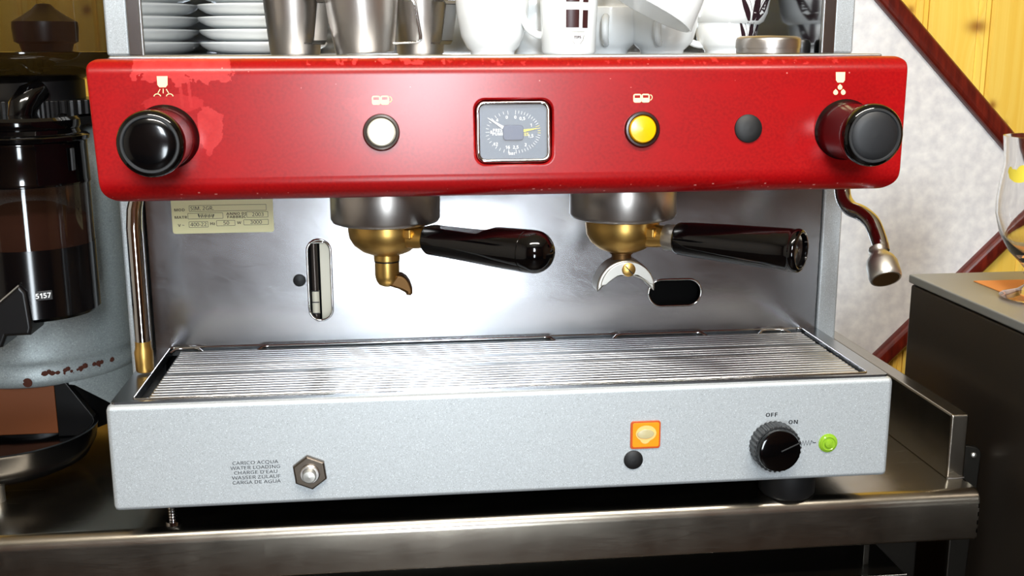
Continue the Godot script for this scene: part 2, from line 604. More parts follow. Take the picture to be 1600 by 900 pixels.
# red enamel with lime stains, drips and chipped spots; u runs along x, v down the front
func hood_paint() -> void:
	var W := 1240
	var H := 240
	var im := Image.create(W, H, false, Image.FORMAT_RGB8)
	var f := FastNoiseLite.new()
	f.seed = 77
	f.frequency = 0.012
	f.fractal_octaves = 5
	var g2 := FastNoiseLite.new()
	g2.seed = 5
	g2.frequency = 0.15
	var r := RandomNumberGenerator.new()
	r.seed = 12
	for y in H:
		for x in W:
			var a := f.get_noise_2d(x, y * 1.4)
			var b := g2.get_noise_2d(x, y)
			var c := Color(0.585, 0.018, 0.035).lerp(Color(0.50, 0.008, 0.03), clampf(0.5 + a, 0, 1))
			c = c.lerp(Color(0.66, 0.06, 0.045), clampf(0.22 + b * 0.5 + a * 0.4, 0, 0.5))
			im.set_pixel(x, y, c)
	# x -> column, y (height in metres) -> row
	var pale := Color(0.86, 0.36, 0.34)
	for y in H:
		for x in W:
			var X := (x + 0.5) / W * 0.62 - 0.31
			var Y := 0.345 - (y + 0.5) / H * 0.11
			var w := 0.0
			var e := f.get_noise_2d(x * 3.0, y * 3.0) * 0.006
			if X > -0.272 + e and X < -0.203 + e and Y > 0.3245 + e * 1.6 + (0.002 if X < -0.262 else 0.0):
				w = 0.52 + 0.5 * e / 0.006 * 0.2
			for dx in [-0.2395, -0.2335]:                                           # two drips
				if absf(X - dx - (0.327 - Y) * 0.08) < 0.0011 and Y > 0.306 and Y < 0.327:
					w = maxf(w, 0.34)
			var q := Vector2((X + 0.2195) / 0.010, (Y - 0.291) / 0.017)
			if q.length() + e * 60.0 < 1.0 and X > -0.228:
				w = maxf(w, 0.38 + e * 20.0)
			q = Vector2((X + 0.245) / 0.022, (Y - 0.309) / 0.006)
			if q.length() + e * 50.0 < 1.0:
				w = maxf(w, 0.26)
			q = Vector2((X + 0.100) / 0.024, (Y - 0.306) / 0.012)                # rubbed patch round the left button symbol
			if q.length() + e * 80.0 < 1.0:
				w = maxf(w, 0.10 + e * 18.0)
			if Y > 0.3345 and X > -0.05 and X < 0.27 and f.get_noise_2d(x * 5.0 + 900.0, y * 5.0) > 0.34:
				w = maxf(w, 0.35)
			if Y > 0.3355 and X > -0.15 and X < -0.05 and f.get_noise_2d(x * 3.0, y * 4.0 + 300.0) > 0.12:
				w = maxf(w, 0.55)
			if w > 0.0:
				im.set_pixel(x, y, im.get_pixel(x, y).lerp(pale, clampf(w, 0, 0.8)))
	for k in 60:                                                                   # chips, most along the lower and upper edge
		var low := k % 3 > 0
		var cx := r.randi_range(20, W - 20)
		var cy := r.randi_range(H - 26, H - 12) if low else r.randi_range(8, 60)
		im.fill_rect(Rect2i(cx, cy, r.randi_range(1, 4 if low else 2), r.randi_range(1, 2)), Color(0.80, 0.52, 0.48))
	var m := mat("red_enamel", Color.WHITE, 0.42, 0.0)
	m.metallic_specular = 0.15
	m.albedo_texture = ImageTexture.create_from_image(im)
	m.texture_repeat = false
	m.clearcoat_enabled = true
	m.clearcoat = 0.6
	m.clearcoat_roughness = 0.24

# ------------------------------------------------------------------ start
func _ready() -> void:
	rng.seed = 20
	# camera
	var cam := Camera3D.new()
	cam.name = "camera"
	add_child(cam)
	cam.position = Vector3(-0.091, 0.3453, 0.8054)
	cam.rotation = Vector3(-0.2155, -0.11, -0.003)
	cam.fov = rad_to_deg(2.0 * atan(450.0 / 1695.9))
	cam.near = 0.02
	cam.far = 20.0
	cam.current = true
	# sky and exposure
	var we := WorldEnvironment.new()
	we.name = "world_environment"
	var e := Environment.new()
	e.background_mode = Environment.BG_SKY
	var sky := Sky.new()
	var ps := ProceduralSkyMaterial.new()
	ps.sky_top_color = Color(0.55, 0.65, 0.8)
	ps.sky_horizon_color = Color(0.8, 0.85, 0.9)
	sky.sky_material = ps
	e.sky = sky
	e.tonemap_mode = Environment.TONE_MAPPER_LINEAR
	e.tonemap_exposure = 1.05
	e.sdfgi_enabled = true
	e.ssao_enabled = true
	e.ssil_enabled = true
	we.environment = e
	add_child(we)
	# daylight through the frosted door behind the photographer
	area("door_daylight_high", Vector3(0.0, 0.88, 1.955), Vector3.ZERO, Vector2(0.24, 0.56), Color(0.93, 0.97, 1.0), 3.2)
	area("door_daylight_low", Vector3(0.0, -0.25, 1.955), Vector3.ZERO, Vector2(0.22, 0.52), Color(0.93, 0.97, 1.0), 1.0)
	# strip lamp on the ceiling over the bar
	area("ceiling_strip_light", Vector3(0.1, 1.52, 0.95), Vector3(-PI / 2, 0, 0), Vector2(1.3, 0.16), Color(1.0, 0.97, 0.93), 4.5)
	make_materials()
	room()
	counter()
	wall_back()
	machine()
	portafilters()
	appliance()
	goblet()
	grinder()
	crockery()

func area(called: String, where: Vector3, turn: Vector3, size: Vector2, c: Color, energy: float) -> void:
	var l := AreaLight3D.new()
	l.name = called
	add_child(l)
	l.position = where
	l.rotation = turn
	l.area_size = size
	l.area_range = 8.0
	l.area_attenuation = 2.0
	l.light_color = c
	l.light_energy = energy
	l.shadow_enabled = true

# ------------------------------------------------------------------ the room
func room() -> void:
	structure("floor", MB.new().box(Vector3(0, -0.975, 0.7), Vector3(4.2, 0.05, 2.8), 0.001), M.floor_tile)
	structure("ceiling", MB.new().box(Vector3(0, 1.625, 0.7), Vector3(4.2, 0.05, 2.8), 0.001), M.ceiling_paint)
	structure("wall_left", MB.new().box(Vector3(-2.05, 0.325, 0.7), Vector3(0.1, 2.55, 2.8), 0.001), M.room_plaster)
	structure("wall_right", MB.new().box(Vector3(2.05, 0.325, 0.7), Vector3(0.1, 2.55, 2.8), 0.001), M.room_wood)
	var w := MB.new()                                                # front wall with the door opening
	w.box(Vector3(-1.07, 0.325, 2.05), Vector3(1.86, 2.55, 0.1), 0.001)
	w.box(Vector3(1.07, 0.325, 2.05), Vector3(1.86, 2.55, 0.1), 0.001)
	w.box(Vector3(0.0, 1.375, 2.05), Vector3(0.28, 0.45, 0.1), 0.001)
	structure("wall_front", w, M.front_wood)
	var wc := MB.new()
	wc.box(Vector3(-1.07, -0.64, 1.99), Vector3(1.84, 0.62, 0.02), 0.002)
	wc.box(Vector3(1.07, -0.64, 1.99), Vector3(1.84, 0.62, 0.02), 0.002)
	structure("trim_5", wc, M.wainscot).set_meta("label", "dark wainscot along the wall behind the photographer")
	var leaf := MB.new().frame(rrect(0.0, 0.1, 0.28, 2.1, 0.002, 1), rrect(0.0, 0.1, 0.24, 2.06, 0.002, 1), 2.0, 2.06)
	leaf.box(Vector3(0.0, 0.305, 2.03), Vector3(0.27, 0.59, 0.05), 0.002)
	leaf.box(Vector3(0.0, -0.73, 2.03), Vector3(0.27, 0.44, 0.05), 0.002)
	var d := structure("door_1", leaf, M.mahogany)
	part("pane", MB.new().box(Vector3(0.0, 0.88, 2.03), Vector3(0.26, 0.56, 0.008), 0.001), M.daylight_pane, d)
	part("pane", MB.new().box(Vector3(0.0, -0.25, 2.03), Vector3(0.26, 0.52, 0.008), 0.001), M.daylight_pane, d)
	var l := thing("ceiling_lamp", "long white strip lamp on the ceiling above the bar", "lamp", Vector3(0.1, 1.6, 0.95))
	part("housing", MB.new().box(Vector3(0.1, 1.575, 0.95), Vector3(1.36, 0.05, 0.2), 0.005), M.cream_plastic, l)
	part("diffuser", MB.new().box(Vector3(0.1, 1.54, 0.95), Vector3(1.3, 0.02, 0.16), 0.004), M.tube_glow, l)

func wall_back() -> void:
	var w := structure("wall_back", MB.new().box(Vector3(0, 0.325, -0.67), Vector3(4.2, 2.55, 0.1), 0.001), M.room_wood)
	# tongue-and-groove pine boards, each with a bead at its right edge
	var pitch := 0.0875
	var y0 := -0.3
	var y1 := 1.6
	var shared: Array = []
	for k in 3:
		var b := MB.new()
		var prof: Array = [V(0.0, -0.012), V(0.0, -0.003), V(0.003, 0.0), V(0.066, 0.0), V(0.069, -0.0035), V(0.072, -0.0008), V(0.0775, -0.0008), V(0.081, -0.005), V(0.0868, -0.005), V(0.0868, -0.012)]
		for i in prof.size() - 1:
			var p: Vector2 = prof[i]
			var q: Vector2 = prof[i + 1]
			var d := q - p
			var nn := Vector3(-d.y, 0, d.x).normalized()
			b.quad(Vector3(p.x, y0, p.y), Vector3(q.x, y0, q.y), Vector3(q.x, y1, q.y), Vector3(p.x, y1, p.y), nn, nn, nn, nn, V(p.x / pitch, 1), V(q.x / pitch, 1), V(q.x / pitch, 0), V(p.x / pitch, 0))
		shared.append(b.mesh())
	for i in range(-19, 15):
		var x := 0.617 + 0.0065 + i * pitch
		part("pine_board", shared[posmod(i, 3)], M["pine_%d" % posmod(i, 3)], w, at(x, 0, -0.606))
	# diamond of pale marbled laminate, framed in dark moulding
	var c := V(0.264, 0.152)
	var r := 0.55
	var cor := [c + V(r, 0), c + V(0, r), c + V(-r, 0), c + V(0, -r)]
	part("laminate_panel", MB.new().extrude(PackedVector2Array([cor[0], cor[1], cor[2], cor[3]]), -0.607, -0.598, 0.0), M.marbled, w, Transform3D(), "pale marbled diamond panel")
	for k in 4:
		var a: Vector2 = cor[k]
		var b: Vector2 = cor[(k + 1) % 4]
		var d := (b - a).normalized()
		var s := V(-d.y, d.x)
		var m := MB.new()
		var prof := fillet([V(-0.0125, 0), V(-0.0125, 0.013), V(0.0125, 0.013), V(0.0125, 0)], [0, 0.009, 0.009, 0], 5)
		for i in prof.size() - 1:
			var P: Array = []
			for e in [[a, -1.0, prof[i]], [b, 1.0, prof[i]], [b, 1.0, prof[i + 1]], [a, -1.0, prof[i + 1]]]:
				var q: Vector2 = e[0] + s * e[2].x + d * e[1] * (-e[2].x if false else 0.0)
				P.append(Vector3(q.x, q.y, -0.598 + e[2].y))
			var u: Vector2 = prof[i + 1] - prof[i]
			var nn := Vector3(s.x * -u.y, s.y * -u.y, u.x).normalized()
			m.flat(P[0], P[1], P[2], P[3], nn)
		var o := structure("trim_%d" % (k + 1), m, M.mahogany)
		o.set_meta("label", "dark reddish wooden moulding along one edge of the pale wall diamond")

# ------------------------------------------------------------------ the counter
func counter() -> void:
	var c := thing("bar_counter", "stainless steel bar counter with raised side rail under the red coffee machine", "counter", Vector3(-0.3, -0.95, -0.3))
	var prof := fillet([V(-0.6, CY), V(-0.0155, CY), V(-0.0155, -0.0695), V(-0.03, -0.0695)], [0, 0.011, 0.003, 0], 8)
	var m := MB.new()
	for i in prof.size() - 1:
		var p: Vector2 = prof[i]
		var q: Vector2 = prof[i + 1]
		var np := profile_normal(prof, i, i)
		var nq := profile_normal(prof, i + 1, i)
		m.quad(Vector3(-1.2, p.y, p.x), Vector3(0.403, p.y, p.x), Vector3(0.403, q.y, q.x), Vector3(-1.2, q.y, q.x), np, np, nq, nq)
	var end := PackedVector2Array()                                     # the end that looks towards the grey appliance
	for p in prof:
		end.append(p)
	end.append(V(-0.6, -0.0695))
	m.extrude(end, 0.402, 0.403, 0.0, Transform3D(Basis(Vector3(0, 0, 1), Vector3(0, 1, 0), Vector3(1, 0, 0)), Vector3.ZERO))
	part("worktop", m, M.counter_steel, c)
	part("side_rail", MB.new().box(Vector3(0.3965, 0.004, -0.3245), Vector3(0.0165, 0.060, 0.5555), 0.0022), M.counter_steel, c)
	# weld at the front foot of the rail
	part("weld_bead", MB.new().tube([Vector3(0.3885, -0.0245, -0.046), Vector3(0.3965, -0.0248, -0.0455), Vector3(0.404, -0.0245, -0.046)], 0.0012, 8), M.chrome, c)
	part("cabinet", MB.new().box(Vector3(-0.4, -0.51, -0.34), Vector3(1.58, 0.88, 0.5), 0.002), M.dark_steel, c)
	# drawer: a dark front set back, with a bright-edged steel ledge
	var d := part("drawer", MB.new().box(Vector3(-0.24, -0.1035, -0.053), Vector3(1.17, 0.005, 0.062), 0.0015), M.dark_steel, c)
	part("drawer_lip", MB.new().box(Vector3(-0.24, -0.1035, -0.0215), Vector3(1.172, 0.0066, 0.003), 0.0012), M.chrome, d)
	part("drawer_stay", MB.new().box(Vector3(0.318, -0.085, -0.045), Vector3(0.006, 0.034, 0.003), 0.001), M.dark_steel, d)
	# side plate between the counter and the appliance, with a rounded corner and a rivet
	var pl := fillet([V(0.404, -0.5), V(0.4095, -0.5), V(0.4272, -0.003), V(0.4140, -0.0005), V(0.404, -0.0005)], [0, 0, 0.008, 0, 0], 6)
	var poly := PackedVector2Array()
	for p in pl:
		poly.append(p)
	var s := part("side_plate", MB.new().extrude(poly, -0.064, -0.060, 0.0012), M.dark_steel, c)
	part("rivet", MB.new().lathe([V(0.0026, 0), V(0.0024, 0.0009), V(0.0015, 0.0015), V(0, 0.0018)], 12, facing(0.4197, -0.0095, -0.060)), M.aluminium, s)

func profile_normal(prof: Array, i: int, seg: int) -> Vector3:
	# normal of a profile in (z, y) at point i, soft where it bends little
	var d0: Vector2 = prof[seg + 1] - prof[seg]
	var a := V(-d0.y, d0.x)
	var other := i - 1 if i == seg else i
	if other >= 0 and other < prof.size() - 1:
		var d1: Vector2 = prof[other + 1] - prof[other]
		var b := V(-d1.y, d1.x)
		if b.length() > 1e-7 and a.normalized().dot(b.normalized()) > 0.75:
			a = a.normalized() + b.normalized()
	a = a.normalized()
	return Vector3(0, a.y, a.x)

# ------------------------------------------------------------------ the coffee machine
func hood_z(y: float) -> float:
	return 0.03993 - 0.12696 * y

func hood_hw(y: float) -> float:
	var w := 0.3043 - (0.3402 - y) / 0.1017 * 0.0065
	var d := 0.3402 - y
	if d < 0.006:
		w -= 0.006 - sqrt(maxf(0.0, 0.006 * 0.006 - pow(0.006 - d, 2)))
	d = y - 0.2385
	if d < 0.012:
		w -= 0.012 - sqrt(maxf(0.0, 0.012 * 0.012 - pow(0.012 - d, 2)))
	return w

const HN := Vector3(0, 0.12595, 0.99204)           # the hood's front looks slightly upwards

func on_hood(x: float, y: float, lift := 0.0) -> Transform3D:
	return Transform3D(Basis(Vector3(1, 0, 0), HN.cross(Vector3(1, 0, 0)), HN), Vector3(x, y, hood_z(y)) + HN * lift)

func hood_facing(x: float, y: float, lift := 0.0) -> Transform3D:
	var t := on_hood(x, y, lift)
	return Transform3D(t.basis * FRONT, t.origin)

func machine() -> void:
	var e := thing("espresso_machine", "two-group espresso machine with red enamelled hood and speckled grey base on the steel counter", "coffee machine", Vector3(0, CY, -0.25))
	# --- grey base cover: a folded front and two cheeks
	var b := MB.new()
	b.box(Vector3(0, 0.0425, -0.006), Vector3(0.62, 0.085, 0.012), 0.0042)
	for s in [-1.0, 1.0]:
		b.box(Vector3(s * 0.3045, 0.0415, -0.09), Vector3(0.011, 0.083, 0.17), 0.002)
	var cover := part("base_cover", b, M.silver_paint, e)
	part("bottom_pan", MB.new().box(Vector3(0, 0.006, -0.21), Vector3(0.596, 0.006, 0.39), 0.001), M.dark_void, e)
	base_controls(e, cover)
	drip_tray(e)
	back_panel(e)
	hood(e)
	# --- rear shell, side panels, cup shelf
	part("rear_shell", MB.new().box(Vector3(0, 0.175, -0.37), Vector3(0.60, 0.325, 0.36), 0.003), M.dark_void, e)
	part("seam_filler", MB.new().box(Vector3(0, 0.19, -0.172), Vector3(0.614, 0.30, 0.004), 0.0005), M.dark_void, e)
	for s in [-1.0, 1.0]:
		part("side_panel", MB.new().box(Vector3(s * 0.3168, 0.1755, -0.3565), Vector3(0.0195, 0.331, 0.395), 0.0025), M.silver_paint, e)
		part("rail_cheek", MB.new().box(Vector3(s * 0.3168, 0.4225, -0.3565), Vector3(0.0195, 0.162, 0.395), 0.0025), M.silver_paint, e)
		var l := MB.new()
		l.box(Vector3(s * 0.3015, 0.4225, -0.158), Vector3(0.0115, 0.162, 0.006), 0.0012)
		var post := part("rail_post", l, M.steel, e)
		part("bead", MB.new().tube([Vector3(s * 0.2958, 0.3425, -0.1555), Vector3(s * 0.2958, 0.503, -0.1555)], 0.0014, 10), M.grate_steel, post)
		part("rail_liner", MB.new().box(Vector3(s * 0.3005, 0.4225, -0.357), Vector3(0.010, 0.162, 0.392), 0.0008), M.mirror_steel, e)
	part("rail_back", MB.new().box(Vector3(0, 0.4225, -0.553), Vector3(0.595, 0.162, 0.006), 0.001), M.mirror_steel, e)
	part("cup_shelf", MB.new().box(Vector3(0, 0.3405, -0.2915), Vector3(0.588, 0.003, 0.527), 0.0014), M.grate_steel, e)
	# --- feet
	for q in [[0.238, -0.036], [0.238, -0.45], [-0.262, -0.45]]:
		part("foot", MB.new().lathe([V(0.0, CY), V(0.021, CY), V(0.0235, CY + 0.003), V(0.0235, 0.0), V(0.0, 0.0)], 28, at(q[0], 0, q[1])), M.rubber, e)
	var th: Array = [V(0, CY), V(0.0058, CY), V(0.0058, CY + 0.003), V(0.0030, CY + 0.003)]
	for k in 9:
		th.append(V(0.0034, CY + 0.004 + k * 0.0024)); th.append(V(0.0028, CY + 0.0052 + k * 0.0024))
	part("foot_screw", MB.new().lathe(th, 16, at(-0.2725, 0, -0.03)), M.chrome, e)
	# --- group heads
	for x in [-0.0968, 0.0968]:
		var g := MB.new().lathe([V(0.0, 0.2105), V(0.030, 0.2105), V(0.0385, 0.2105), V(0.0422, 0.2118), V(0.0438, 0.2145), V(0.0438, 0.2385), V(0.0438, 0.25), V(0.0, 0.25)], 64, at(x, 0, -0.065))
		part("group_head", g, M.satin_steel, e)
	# --- steam pipes
	var w := part("steam_pipe", MB.new().tube([Vector3(-0.2925, 0.246, -0.083), Vector3(-0.2935, 0.232, -0.082), Vector3(-0.2955, 0.222, -0.080), Vector3(-0.2965, 0.208, -0.079), Vector3(-0.2966, 0.16, -0.079), Vector3(-0.2967, 0.113, -0.079)], [0.0052, 0.0055, 0.006, 0.0062, 0.0062, 0.0062], 20), M.chrome, e)
	part("nozzle", MB.new().lathe([V(0, 0.0885), V(0.0058, 0.0885), V(0.0066, 0.0892), V(0.0071, 0.0905), V(0.0075, 0.1055), V(0.0066, 0.1085), V(0.0063, 0.112), V(0.0064, 0.1145), V(0.0, 0.1145)], 24, at(-0.2967, 0, -0.079)), M.brass, w, Transform3D(), "brass nozzle")
	var c := Curve3D.new()
	for q in [[0.2862, 0.2420, -0.074], [0.2856, 0.2245, -0.066], [0.2872, 0.2165, -0.055], [0.2928, 0.2135, -0.045], [0.2971, 0.2080, -0.035], [0.2990, 0.2000, -0.028], [0.2993, 0.1915, -0.020], [0.2989, 0.1868, -0.0165]]:
		var i := c.point_count
		c.add_point(Vector3(q[0], q[1], q[2]))
		c.set_point_in(i, Vector3.ZERO)
	var pts: Array = []
	for i in 36:
		pts.append(smooth_at(c, i / 35.0))
	var w2 := part("water_pipe", MB.new().tube(pts, 0.0066, 18), M.chrome, e)
	var ax := Vector3(-0.10, -0.74, 0.66).normalized()
	var nb := Basis(Vector3(1, 0, 0), -ax, Vector3(1, 0, 0).cross(-ax)).orthonormalized()
	part("rose", MB.new().lathe([V(0, 0.0005), V(0.0096, 0.0005), V(0.0102, 0), V(0.0118, 0.0), V(0.0125, 0.001), V(0.0128, 0.004), V(0.0125, 0.014), V(0.0108, 0.0188), V(0.0076, 0.0225), V(0.0068, 0.0245), V(0.0074, 0.0265), V(0.0072, 0.029), V(0, 0.029)], 28,
		Transform3D(nb, Vector3(0.2989, 0.1868, -0.0165) + ax * 0.0265)), M.aluminium, w2)
	part("rose_screen", MB.new().lathe([V(0.0, -0.0002), V(0.0104, -0.0002), V(0.0104, 0.0004)], 24, Transform3D(nb, Vector3(0.2989, 0.1868, -0.0165) + ax * 0.0265)), M.dark_brass, w2)

func smooth_at(c: Curve3D, f: float) -> Vector3:
	var m := c.point_count - 1
	var k := mini(int(f * m), m - 1)
	var u := f * m - k
	var p0 := c.get_point_position(maxi(k - 1, 0))
	var p1 := c.get_point_position(k)
	var p2 := c.get_point_position(k + 1)
	var p3 := c.get_point_position(mini(k + 2, m))
	return p1.cubic_interpolate(p2, p0, p3, u)

func base_controls(e: Node3D, cover: Node3D) -> void:
	var y := 0.0357
	for s in [["CARICO ACQUA", 0.0], ["WATER LOADING", 0.0], ["CHARGE D'EAU", 0.0], ["WASSER ZULAUF", 0.0002], ["CARGA DE AGUA", 0.0002]]:
		lettering(s[0], 0.0025, M.print_black, cover, at(-0.2015 + s[1], y, 0.00005), false, "lettering", 1.42)
		y -= 0.0040
	# hexagonal water-loading button
	var wb := part("water_button", MB.new().lathe([V(0.0, 0.0), V(0.0076, 0.0), V(0.0076, 0.0058), V(0.0068, 0.0066), V(0.0, 0.0066)], 32, facing(-0.16, 0.0262, 0.0)), M.satin_steel, e)
	var hexa := PackedVector2Array()
	for k in 6:
		hexa.append(V(-0.1602, 0.0264) + V(cos(deg_to_rad(97 + k * 60)), sin(deg_to_rad(97 + k * 60))) * 0.0139)
	part("hex_nut", MB.new().extrude(hexa, -0.0005, 0.0042, 0.0014, Transform3D(), 20.0), M.worn_nut, wb)
	part("button", MB.new().lathe([V(0.0, 0.0), V(0.0053, 0.0), V(0.0053, 0.0105), V(0.0045, 0.0116), V(0.0, 0.0119)], 28, facing(-0.1602, 0.0262, 0.0)), M.aluminium, wb)
	# small orange badge with a cup emblem
	var bd := part("badge", MB.new().extrude(rrect(0.1047, 0.0452, 0.0245, 0.0232, 0.0024), -0.0003, 0.0012, 0.0004), M.orange_rim, e)
	part("badge_face", MB.new().extrude(rrect(0.1049, 0.0454, 0.0215, 0.0203, 0.0016), 0.0010, 0.0015, 0.0002), M.orange_badge, bd)
	part("emblem_saucer", MB.new().extrude(disc(0.1050, 0.0467, 0.0083, 28, 0.0066), 0.0014, 0.00175, 0.0), M.emblem_light, bd)
	var drop := PackedVector2Array([V(0.0995, 0.043), V(0.1105, 0.043), V(0.1078, 0.0398), V(0.1065, 0.0385), V(0.1045, 0.0379), V(0.1025, 0.0385), V(0.101, 0.0398)])
	part("emblem_cup", MB.new().extrude(drop, 0.0014, 0.0017, 0.0), M.emblem_light, bd)
	part("emblem_coffee", MB.new().lathe([V(0.0070, 0.0), V(0.0066, 0.0006), V(0.0045, 0.0011), V(0, 0.0013)], 28, Transform3D(FRONT.scaled(Vector3(1, 0.55, 1)), Vector3(0.1046, 0.0462, 0.00175))), M.emblem_cup, bd)
	# black plug
	part("blanking_plug", MB.new().lathe([V(0.0079, 0), V(0.0077, 0.0011), V(0.0058, 0.0022), V(0.003, 0.0027), V(0, 0.0029)], 28, facing(0.0954, 0.0243, 0.0)), M.rubber, e, Transform3D(), "round black plug under the orange badge")
	# ribbed selector knob
	var ribs := PackedVector2Array()
	for k in 120:
		var a := TAU * k / 120.0
		ribs.append(V(0.2105, 0.0325) + V(cos(a), sin(a)) * (0.0192 + (0.0006 if k % 4 < 2 else -0.0003)))
	var kn := part("selector_knob", MB.new().extrude(ribs, 0.0, 0.0125, 0.0006, Transform3D(), 15.0), M.grey_ribs, e)
	part("knob_cap", MB.new().lathe([V(0.0175, 0.0105), V(0.0178, 0.0150), V(0.0168, 0.0172), V(0.0145, 0.0180), V(0.0, 0.0183)], 48, facing(0.2105, 0.0325, 0.0)), M.bakelite, kn)
	part("pointer_line", MB.new().box(Vector3(0.0085, 0, 0), Vector3(0.0155, 0.0009, 0.0006), 0.0001, Transform3D(Basis(Vector3(0, 0, 1), deg_to_rad(24)), Vector3(0.2105, 0.0325, 0.01835))), M.grey_ribs, kn)
	lettering("OFF", 0.0033, M.print_black, cover, at(0.2083, 0.0575, 0.00005), true, "lettering", 1.2)
	lettering("ON", 0.0033, M.print_black, cover, at(0.2268, 0.0506, 0.00005), true, "lettering", 1.2)
	var zz: Array = []                                                # heating symbol
	zz.append(Vector3(0.2315, 0.0322, 0.0002))
	for k in 9:
		zz.append(Vector3(0.2335 + k * 0.0012, 0.0322 + (0.0021 if k % 2 == 0 else -0.0021), 0.0002))
	zz.append(Vector3(0.2447, 0.0322, 0.0002)); zz.append(Vector3(0.2468, 0.0322, 0.0002))
	part("heating_symbol", MB.new().tube(zz, 0.00032, 5), M.print_black, cover)
	# green pilot lamp
	var pl := part("pilot_lamp", MB.new().lathe([V(0.0072, 0), V(0.0070, 0.0014), V(0.0056, 0.0022), V(0.0050, 0.0016), V(0.0036, 0.0016), V(0.003, 0.0030), V(0.0, 0.0036)], 32, facing(0.2571, 0.0314, 0.0)), M.green_lens, e, Transform3D(), "round green pilot lamp")
	part("lamp_collar", MB.new().lathe([V(0.0080, 0), V(0.0079, 0.0006), V(0.0070, 0.0008)], 32, facing(0.2571, 0.0314, 0.0)), M.green_lens, pl)

func drip_tray(e: Node3D) -> void:
	var flat := Basis(Vector3(1, 0, 0), Vector3(0, 0, -1), Vector3(0, 1, 0))     # outline's y becomes -z, its front looks up
	var xf := Transform3D(flat, Vector3.ZERO)
	var b := MB.new().frame(rrect(0, 0.0815, 0.613, 0.155, 0.003, 3), rrect(0, 0.083, 0.5815, 0.145, 0.003, 3), 0.080, 0.0868, xf)
	var t := part("drip_tray", b, M.tray_steel, e)
	part("tray_pan", MB.new().box(Vector3(0, 0.062, -0.083), Vector3(0.581, 0.003, 0.146), 0.0005), M.tray_steel, t)
	# rim bead round the opening
	var rim: Array = []
	for p in rrect(0, 0.083, 0.583, 0.1465, 0.004, 3):
		rim.append(Vector3(p.x, 0.0869, -p.y))
	part("rim_bead", MB.new().tube(rim, 0.0009, 6, false, true), M.chrome, t)
	# grate: a frame, three cross ribs and the long rods
	var g := part("grate", MB.new().frame(rrect(0.0035, 0.0835, 0.572, 0.140, 0.003, 3), rrect(0.0035, 0.085, 0.560, 0.128, 0.002, 3), 0.079, 0.0835, xf), M.tray_steel, e)
	for k in 3:
		part("rib", MB.new().box(Vector3([-0.145, 0.0, 0.145][k], 0.0800, -0.084), Vector3(0.004, 0.005, 0.134), 0.0008), M.grate_steel, g)
	var zs := 20
	var rod := MB.new().box(Vector3.ZERO, Vector3(0.570, 0.0034, 0.0047), 0.0011).mesh()
	for k in zs:
		var z := -0.0215 - k * 0.00665
		var yaw := deg_to_rad([0.0, 0.16, -0.14][1 if k == 9 else (2 if k == 13 else 0)])   # two rods are bent out of line
		part("rod", rod, M.grate_steel, g, Transform3D(Basis(Vector3.UP, yaw), Vector3(0.0035, 0.0838 - (0.0006 if yaw != 0.0 else 0.0), z)))
	for q in [[-0.29, -0.262], [-0.214, 0.054], [0.108, 0.197], [0.247, 0.278]]:   # raised tabs along the back
		var pts: Array = [Vector3(q[0], 0.0845, -0.1478), Vector3(q[0] + 0.004, 0.0868, -0.1515), Vector3(q[0] + 0.010, 0.0872, -0.1528), Vector3(q[1] - 0.010, 0.0872, -0.1528), Vector3(q[1] - 0.004, 0.0868, -0.1515), Vector3(q[1], 0.0845, -0.1478)]
		part("back_tab", MB.new().tube(pts, 0.0013, 8), M.chrome, g)

